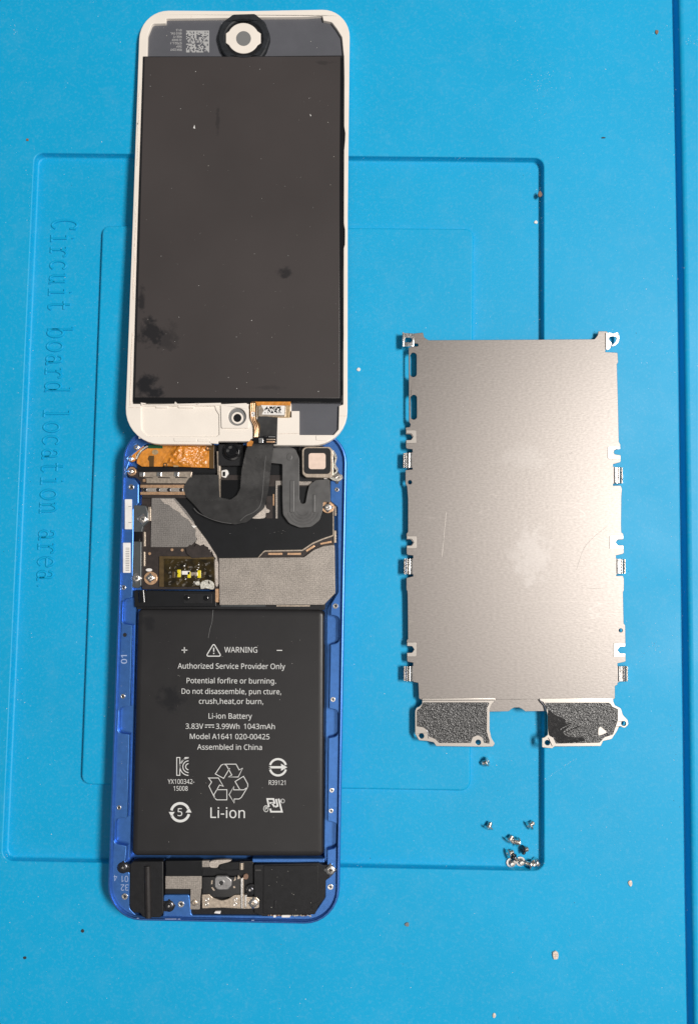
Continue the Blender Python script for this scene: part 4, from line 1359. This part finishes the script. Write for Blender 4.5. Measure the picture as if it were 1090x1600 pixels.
add_smudges(M['plate'], [(px_ - 110, py_ - 90, 7.0, 11.0, 0.30), (px_ - 112, py_ - 64, 9.0, 5.0, 0.15)], (0.36, 0.34, 0.33), 0.5)
sheet = pz('plate_sheet', [po] + holes, PZ, PZ - 0.3, M['plate'], plate, 0.07)
# pressed pads round the U notches
for (x0, y0, x1, y1, side) in ((634.2, 672, 649.5, 692.5, -1), (635.2, 837.5, 650.5, 857, -1), (635.7, 1003.5, 650, 1026, -1), (949, 697, 968, 717, 1), (952, 836.5, 973, 858, 1), (957.5, 1005, 976, 1026.5, 1)):
    cy = (y0 + y1) / 2
    w = 5.2
    if side < 0:
        q = [(x0, y0), (x1, y0, 2), (x1, y1, 2), (x0, y1), (x0, cy + w), (x0 + 8, cy + w, 3), (x0 + 11, cy), (x0 + 8, cy - w, 3), (x0, cy - w)]
    else:
        q = [(x1, y0), (x0, y0, 2), (x0, y1, 2), (x1, y1), (x1, cy + w), (x1 - 8, cy + w, 3), (x1 - 12, cy), (x1 - 8, cy - w, 3), (x1, cy - w)]
    pz('pressed_pad', loop_round(q, 3), PZ + 0.14, PZ - 0.05, M['plate_edge'], sheet, 0.06)


# spring clips: folded strips along the edges
def clip(px0, px1, y0, y1, side):
    a0, b0 = FLAT.at(px0, y0, PZ)
    a1, b1 = FLAT.at(px1, y1, PZ)
    w = abs(a1 - a0)
    xs = a1 if side < 0 else a0          # edge joined to the plate
    prof = [(0, 0), (0.12, 0.18), (0.25, 0.1), (0.33, -0.25), (0.43, 0.0), (0.52, 0.28), (0.62, 0.16), (0.70, 0.30), (0.80, 0.12), (0.86, -0.45), (0.92, -0.5), (1.0, 0.05), (0.98, -0.6), (0.9, -1.72)]
    vs, fs = [], []
    for (t, z) in prof:
        x = xs + side * t * w
        for y in (b0, b1):
            vs.append((x, y, PZ + z))
            vs.append((x - side * 0.02, y, PZ + z - 0.1))
    n = len(prof)
    for i in range(n - 1):
        o, p = 4 * i, 4 * (i + 1)
        fs += [(o, p, p + 2, o + 2), (o + 1, o + 3, p + 3, p + 1), (o, o + 1, p + 1, p), (o + 2, p + 2, p + 3, o + 3)]
    Mesh().add(vs, fs).build('spring_clip', M['steel'], plate, 25)


for (x0, y0, x1, y1, s_) in ((629.5, 707.5, 643, 731, -1), (630.5, 873, 644, 897, -1), (630.5, 1041, 644, 1064.5, -1), (958, 730, 972, 755, 1), (962, 873.5, 976.5, 896.5, 1), (964.5, 1041, 980, 1065, 1)):
    clip(x0, x1, y0, y1, s_)
# open corner clips
pz('corner_clip', [loop_round([(628.5, 520, 1), (646, 521), (646, 541), (631, 541, 1)], 3), loop_round([(632.5, 527.5, 1), (641, 527.5, 2), (643, 530), (643, 532), (641, 535, 2), (632.5, 534.5, 1)], 3)], PZ + 0.1, PZ - 0.2, M['steel'], plate, 0.08)
pz('corner_clip_wall', rr(628.3, 519, 630.6, 541.5), PZ + 0.35, 0.0, M['steel'], plate, 0.05)
cr = smooth([(948, 521), (958, 521), (964, 519), (967, 526), (965, 536), (958, 541), (955, 540), (961, 534), (962, 527), (953, 526), (951, 531), (955, 536), (952, 545), (946, 545)], 3)
pz('corner_clip', cr, PZ + 0.05, PZ - 0.25, M['steel'], plate, 0.06)
pz('corner_clip_wall', loop_round([(945.5, 520), (949, 519), (948.5, 543), (945.5, 545)]), PZ + 0.25, 0.0, M['plate_edge'], plate, 0.05)
# folded ends with black crinkled tape
pz('middle_tab', loop_round([(763, 1092.5), (850, 1093), (850, 1111), (820, 1111.5), (815, 1107.5, 4), (810, 1105.5, 4), (803, 1105.5, 4), (799, 1107.5, 4), (794, 1111.5), (764, 1112)], 4), PZ - 0.35, PZ - 0.6, M['plate'], sheet, 0.05)
la = [(659, 1091), (659, 1099, 2), (656, 1103, 3), (650, 1106, 3), (648, 1111, 3), (648, 1147, 2), (654, 1157, 3), (667, 1158, 2), (677, 1160, 2), (681, 1166, 2), (757, 1167), (770, 1166.5, 2), (772.5, 1162, 2), (767, 1153, 5), (764.5, 1140), (764.5, 1108, 3), (768, 1100, 3), (773, 1095.5), (773, 1091)]
pa = pz('end_plate', [loop_round(la, 4), circ(658, 1150, 4, 18), circ(746.5, 1160, 4, 18)], PZ + 0.12, PZ - 0.5, M['plate_edge'], plate, 0.09)
ta = [(661, 1097.5), (765, 1097.5, 2), (760.5, 1106, 3), (760, 1143), (764.5, 1158), (764, 1162), (756, 1161), (753, 1152, 3), (746, 1149, 3), (738, 1152, 3), (735, 1161), (686, 1161, 2), (680, 1155, 3), (670, 1151, 3), (667, 1141, 4), (661, 1136.5, 3), (651, 1135), (651, 1110, 3), (657, 1106, 3)]
pz('black_tape', loop_round(ta, 4), PZ + 0.24, PZ, M['crinkle'], pa, 0.05)
for q, r in (([(711, 1134), (722, 1135), (735, 1138), (744, 1136), (752, 1141), (756, 1145)], 0.14), ([(733, 1127), (740, 1130), (746, 1128)], 0.12), ([(748, 1131), (754, 1134), (759, 1130)], 0.16), ([(663, 1110), (672, 1111), (681, 1112)], 0.12), ([(757, 1150), (762, 1155), (760, 1160)], 0.18)):
    Mesh().ptube(smooth(q, 4, False), r, PZ + 0.25, 6).build('tape_wrinkle', M['crinkle'], pa)
ra = [(842, 1091), (842, 1094.5), (848, 1097, 3), (852.5, 1104, 4), (854.5, 1118), (855, 1148, 2), (850, 1152), (846, 1153, 1), (846, 1168, 2), (862, 1169.5, 1), (866, 1166.5), (938, 1166, 2), (941.5, 1158, 3), (955, 1155, 5), (963, 1143, 4), (967, 1134.5, 2), (975, 1138, 4), (981.5, 1132, 4), (980, 1125, 4), (972.5, 1117, 3), (969.5, 1107, 3), (964, 1104, 3), (960, 1102, 3), (957.5, 1096, 2), (957, 1091)]
pb = pz('end_plate', [loop_round(ra, 4), circ(854.5, 1160.5, 4, 18), circ(973.5, 1130.5, 3.7, 18)], PZ + 0.12, PZ - 0.5, M['plate_edge'], plate, 0.09)
tb = [(851, 1098), (952, 1098, 2), (956, 1104, 2), (965, 1108, 2), (964.5, 1126), (957, 1148, 4), (944, 1152, 3), (936, 1160.5, 2), (868, 1162, 2), (864, 1153, 3), (857, 1149, 2), (856, 1112)]
pz('black_tape', loop_round(tb, 4), PZ + 0.24, PZ, M['crinkle'], pb, 0.05)
pz('smooth_tape', smooth([(856, 1111), (866, 1117), (881, 1123), (884, 1130), (893, 1131), (885, 1138), (879, 1146), (893, 1152), (908, 1152), (912, 1158), (880, 1161), (869, 1160), (866, 1152), (857, 1147)], 3), PZ + 0.3, PZ + 0.1, M['tape_flat'], pb, 0.03)
for q, r in (([(874, 1140), (884, 1134), (893, 1131)], 0.3), ([(880, 1147), (893, 1140), (905, 1136), (918, 1141)], 0.22), ([(905, 1134), (914, 1137), (919, 1142)], 0.16)):
    Mesh().ptube(smooth(q, 4, False), r, PZ + 0.26, 6).build('tape_wrinkle', M['crinkle'], pb)
pz('bare_spot', smooth([(934, 1148), (934, 1140), (937, 1135.5), (942, 1139), (947, 1144), (942, 1147), (937, 1149)], 3), PZ + 0.31, PZ + 0.1, M['plate_edge'], pb, 0.03)
Mesh().ptube([(659, 1094), (710, 1094.2), (772, 1094), (771.5, 1097)], 0.08, PZ + 0.12, 5).build('fold_line', M['screw_dark'], sheet)
Mesh().ptube([(842, 1092.8), (844, 1096), (850, 1103), (852.5, 1112)], 0.16, PZ + 0.12, 5).build('fold_line', M['screw_dark'], sheet)
for (x, y) in ((668, 1145), (858, 1157)):
    Mesh().ptube(smooth([(x - 2, y - 4), (x, y), (x + (1 if x < 800 else 4), y + 9)], 4, False), 0.1, PZ + 0.14, 5).build('fold_line', M['screw_dark'], sheet)
# scratches catching the light
for q in ([(903, 862), (900, 890), (911, 858), (928, 838), (947, 823)], [(908, 917), (925, 919.5), (943, 919)], [(697, 800), (692, 850), (690, 870)], [(862, 795), (863, 820), (860, 842)], [(807, 645), (807, 655)], [(895, 706), (880, 712), (870, 717)], [(817, 746), (820, 752), (817, 762)]):
    q = q[1:] if len(q) > 4 else q
    Mesh().ptube(smooth(q, 5, False), 0.022, PZ, 5).build('scratch', M['plate_edge'], sheet)


# ================================================================== LOOSE SCREWS
def loose_screw(px, py, tilt, az, z, label, dark=False, sc=1.0):
    """tilt: angle of the shaft from straight up; az: picture direction the shaft points to"""
    u, v = FLAT.at(px, py, z + 0.8)
    root = thing('screw', label, 'screw', (u, v, z), 'loose screws from the shield plate')
    ax3 = Vector((math.sin(tilt) * math.cos(az), math.sin(tilt) * math.sin(az), math.cos(tilt)))
    ax1 = ax3.cross(Vector((0, 0, 1))) if abs(ax3.z) < 0.99 else Vector((1, 0, 0))
    ax1.normalize()
    ax2 = ax3.cross(ax1)
    R = 1.25 * sc
    low = R * math.sin(tilt)
    c = Vector((u, v, z + max(low, 0.25)))
    A = (ax1, ax2, ax3)
    m = Mesh()
    # head: drive side points to -ax3
    m.lathe(c, [(0.001, -0.06), (0.28 * R, -0.06), (0.36 * R, -0.24), (0.7 * R, -0.26), (0.95 * R, -0.12), (R, 0.0), (R * 0.98, 0.14), (0.62 * R, 0.16)], 26, A, wob=lambda a, h: 1 + (0.3 * math.cos(4 * a) if -0.07 < h < -0.05 else 0))
    m.build('head', M['screw_dark'] if dark else M['screw'], root)
    m = Mesh()
    pr = [(0.62 * R, 0.16), (0.52 * R, 0.25)]
    h = 0.28
    while h < 1.5 * sc:
        pr += [(0.55 * R, h), (0.47 * R, h + 0.09)]
        h += 0.18
    pr += [(0.40 * R, 1.58 * sc), (0.001, 1.62 * sc)]
    m.lathe(c, pr, 18, A)
    m.build('shaft', M['screw'], root)
    return root


D = math.radians
loose_screw(761, 1190, D(112), D(200), RD, 'lone small steel screw just below the metal plate end')
loose_screw(762.5, 1293, D(110), D(68), RD, 'steel screw lying apart from the pile with shaft pointing up')
loose_screw(826, 1290, D(113), D(35), RD, 'steel screw nearest the recess wall above the pile')
loose_screw(794.5, 1313, D(110), D(52), RD, 'steel screw touching another, upper one of the leaning pair')
loose_screw(808, 1315, D(72), D(165), RD, 'steel screw leaning against its neighbour, domed head turned aside')
loose_screw(815.5, 1327, D(112), D(3), RD, 'dark headed screw lying flat between leaning pair and wall', True)
loose_screw(793, 1333, D(112), D(14), RD, 'steel screw at upper edge of the crowded row')
loose_screw(801.5, 1339, D(100), D(-38), RD + 0.9, 'dark screw resting on top of the two upturned screws', True, 0.8)
loose_screw(798.5, 1349, D(4), D(0), RD, 'upturned screw showing wide pale ring, farthest from recess corner')
loose_screw(813, 1347, D(6), D(0), RD, 'upturned screw showing pale ring, middle of the crowded row')
loose_screw(829, 1350, D(108), D(172), RD, 'steel screw on its side beside the middle upturned one')
loose_screw(834, 1346, D(112), D(-35), RD, 'steel screw jammed in the rounded corner of the recess')


# ================================================================== CRUMBS AND DUST
def crumb(px, py, w, h, z, material, label, name='crumb', seed=0):
    rnd = random.Random(seed)
    n = 8
    pts = [(px + w / 2 * math.cos(2 * math.pi * i / n) * rnd.uniform(.7, 1.1), py + h / 2 * math.sin(2 * math.pi * i / n) * rnd.uniform(.7, 1.1)) for i in range(n)]
    o = Mesh().prism(pts, z + min(w, h) / 26, z - 0.02, min(w, h) / 60).build(name, material, None, 20)
    tag(o, label, 'crumb')


crumb(867.5, 1493.5, 12, 17, 0, M['chip'], 'largest pale chip on open mat below the recess', 'paint_chip', 3)
crumb(984, 1380, 7, 11, 0, M['chip'], 'small oval pale chip near the trench', 'paint_chip', 5)
crumb(771.5, 1587, 6, 9, 0, M['chip'], 'small pale chip at the bottom edge of the photo', 'paint_chip', 6)
crumb(843, 303, 9, 11, -0.6, M['dust_brown'], 'brown crumb stuck on the recess wall near its upper corner', 'crumb', 7)
crumb(837, 347, 7, 6, RD, M['dust_white'], 'white crumb in the recess below the brown crumb', 'crumb', 8)
crumb(560, 577, 7, 7, IP, M['dust_white'], 'white round crumb between the display and the metal plate', 'crumb', 9)
crumb(1025.5, 49.5, 6, 8, 0, M['dust_brown'], 'dark brown crumb close to the trench at the top', 'crumb', 10)
crumb(129, 1455, 6, 6, 0, M['dust_dark'], 'black crumb just off the rounded lower corner of blue housing', 'crumb', 11)
crumb(39, 1497, 6, 5, 0, M['dust_dark'], 'black crumb farther from the blue housing, lower of the black pair', 'crumb', 12)
crumb(635.5, 1445, 8, 8, 0, M['lens_grey'], 'grey round fleck below the recess bottom wall', 'crumb', 13)
crumb(43, 617 - 399, 5, 5, 0, M['dust_brown'], 'reddish brown speck above the recess upper corner', 'crumb', 14)
crumb(942, 215, 7, 3, 0, M['dust_dark'], 'thin dark fibre crumb above the metal plate', 'crumb', 15)

dust = Mesh()


def level(px, py):
    if 62 < px < 841 and 250 < py < 1352 and px > 62 - (py - 245) * 0.047:
        if 160 - (py - 352) * 0.037 < px < 735 and 358 < py < 1224:
            return IP
        return RD
    return 0.0


def fleck(px, py, r, mi):
    z = level(px, py) + 0.01
    u, v = FLAT.at(px, py, z)
    a0, k = random.uniform(0, 6.3), random.uniform(.5, 1.2)
    n = 5
    vs = [(u + r * math.cos(a0 + 6.283 * i / n) * random.uniform(.7, 1.1), v + r * k * math.sin(a0 + 6.283 * i / n) * random.uniform(.7, 1.1), z) for i in range(n)]
    vs.append((u, v, z + r * 0.6))
    dust.mi = mi
    dust.add(vs, [(i, (i + 1) % n, n) for i in range(n)])


for _ in range(950):
    fleck(random.uniform(-40, 1130), random.uniform(-40, 1640), random.choice([.03, .03, .04, .04, .05, .05, .06, .07, .09, .13]), random.choices([0, 1, 2], [7, 2, 1.2])[0])
for (cx, cy, sx, sy, n) in ((848, 132, 11, 14, 60), (842, 150, 20, 25, 25), (1080, 66, 6, 5, 30), (1020, 1012, 10, 8, 28), (1040, 70, 8, 30, 25), (835, 300, 6, 40, 18), (25, 45, 5, 12, 14), (12, 1338, 6, 6, 14), (240, 250, 60, 5, 18), (52, 700, 3, 260, 22), (1045, 230, 4, 60, 22), (1050, 1000, 14, 400, 40), (950, 1200, 70, 160, 50), (100, 1480, 90, 60, 30), (520, 1500, 160, 60, 30), (450, 1350, 260, 3, 70), (838, 800, 3, 300, 60), (46, 500, 3, 160, 50), (30, 900, 3, 200, 40), (740, 700, 4, 260, 50), (140, 800, 4, 220, 40), (1050, 700, 3, 500, 60), (700, 250, 90, 3, 30)):
    for _ in range(n):
        fleck(random.gauss(cx, sx), random.gauss(cy, sy), random.choice([.04, .05, .06, .08, .1]), random.choices([0, 1, 2], [8, 1, 1])[0])
for k in range(24):
    t = k / 23
    fleck(850 + 48 * t + random.uniform(-1, 1), 1218 - 32 * t + random.uniform(-1, 1), random.choice([.05, .07, .1]), 0)
dust = dust.build('dust', [M['dust_white'], M['dust_dark'], M['dust_brown']])
dust['kind'] = 'stuff'
dust['label'] = 'fine pale dust and specks scattered over the blue mat'



def scatter(parent, plane, h, box, n, mats, sizes, material):
    d_ = Mesh(plane)
    for _ in range(n):
        px, py = random.uniform(box[0], box[2]), random.uniform(box[1], box[3])
        u, v = plane.at(px, py, h)
        r = random.choice(sizes)
        k = random.choice([1, 1, .6, .35])
        a0 = random.uniform(0, 6.28)
        vs = [plane.p3(u + r * math.cos(a0 + 6.283 * i / 5), v + r * k * math.sin(a0 + 6.283 * i / 5), h) for i in range(5)] + [plane.p3(u, v, h + r * .5)]
        d_.mi = random.choices(range(len(material)), mats)[0]
        d_.add(vs, [(i, (i + 1) % 5, 5) for i in range(5)])
    o_ = d_.build('fine_dust', material, parent)
    o_['kind'] = 'stuff'


DM = [M['dust_white'], M['dust_dark'], M['dry_glue']]
scatter(lid, LID, 2.06, (228, 95, 528, 615), 120, (5, 2, 3), (.04, .05, .06, .08, .11), DM)
scatter(lid, LID, 0.81, (242, 34, 520, 84), 14, (5, 0, 3), (.05, .07, .1), DM)
scatter(body, FLAT, 4.91, (220, 960, 498, 1330), 60, (3, 0, 5), (.03, .04, .05, .07), DM)
scatter(body, FLAT, 4.03, (350, 825, 515, 838), 14, (4, 0, 4), (.03, .05), DM)
scatter(body, FLAT, LZ + 0.01, (188, 980, 202, 1340), 22, (4, 1, 4), (.04, .05, .07), DM)
scatter(plate, FLAT, PZ + 0.005, (660, 540, 950, 1085), 60, (5, 2, 4), (.04, .05, .07), DM)

for o in bpy.data.objects:
    if 'org' in o:
        del o['org']
for m_ in bpy.data.materials:
    if 'tc' in m_:
        del m_['tc']
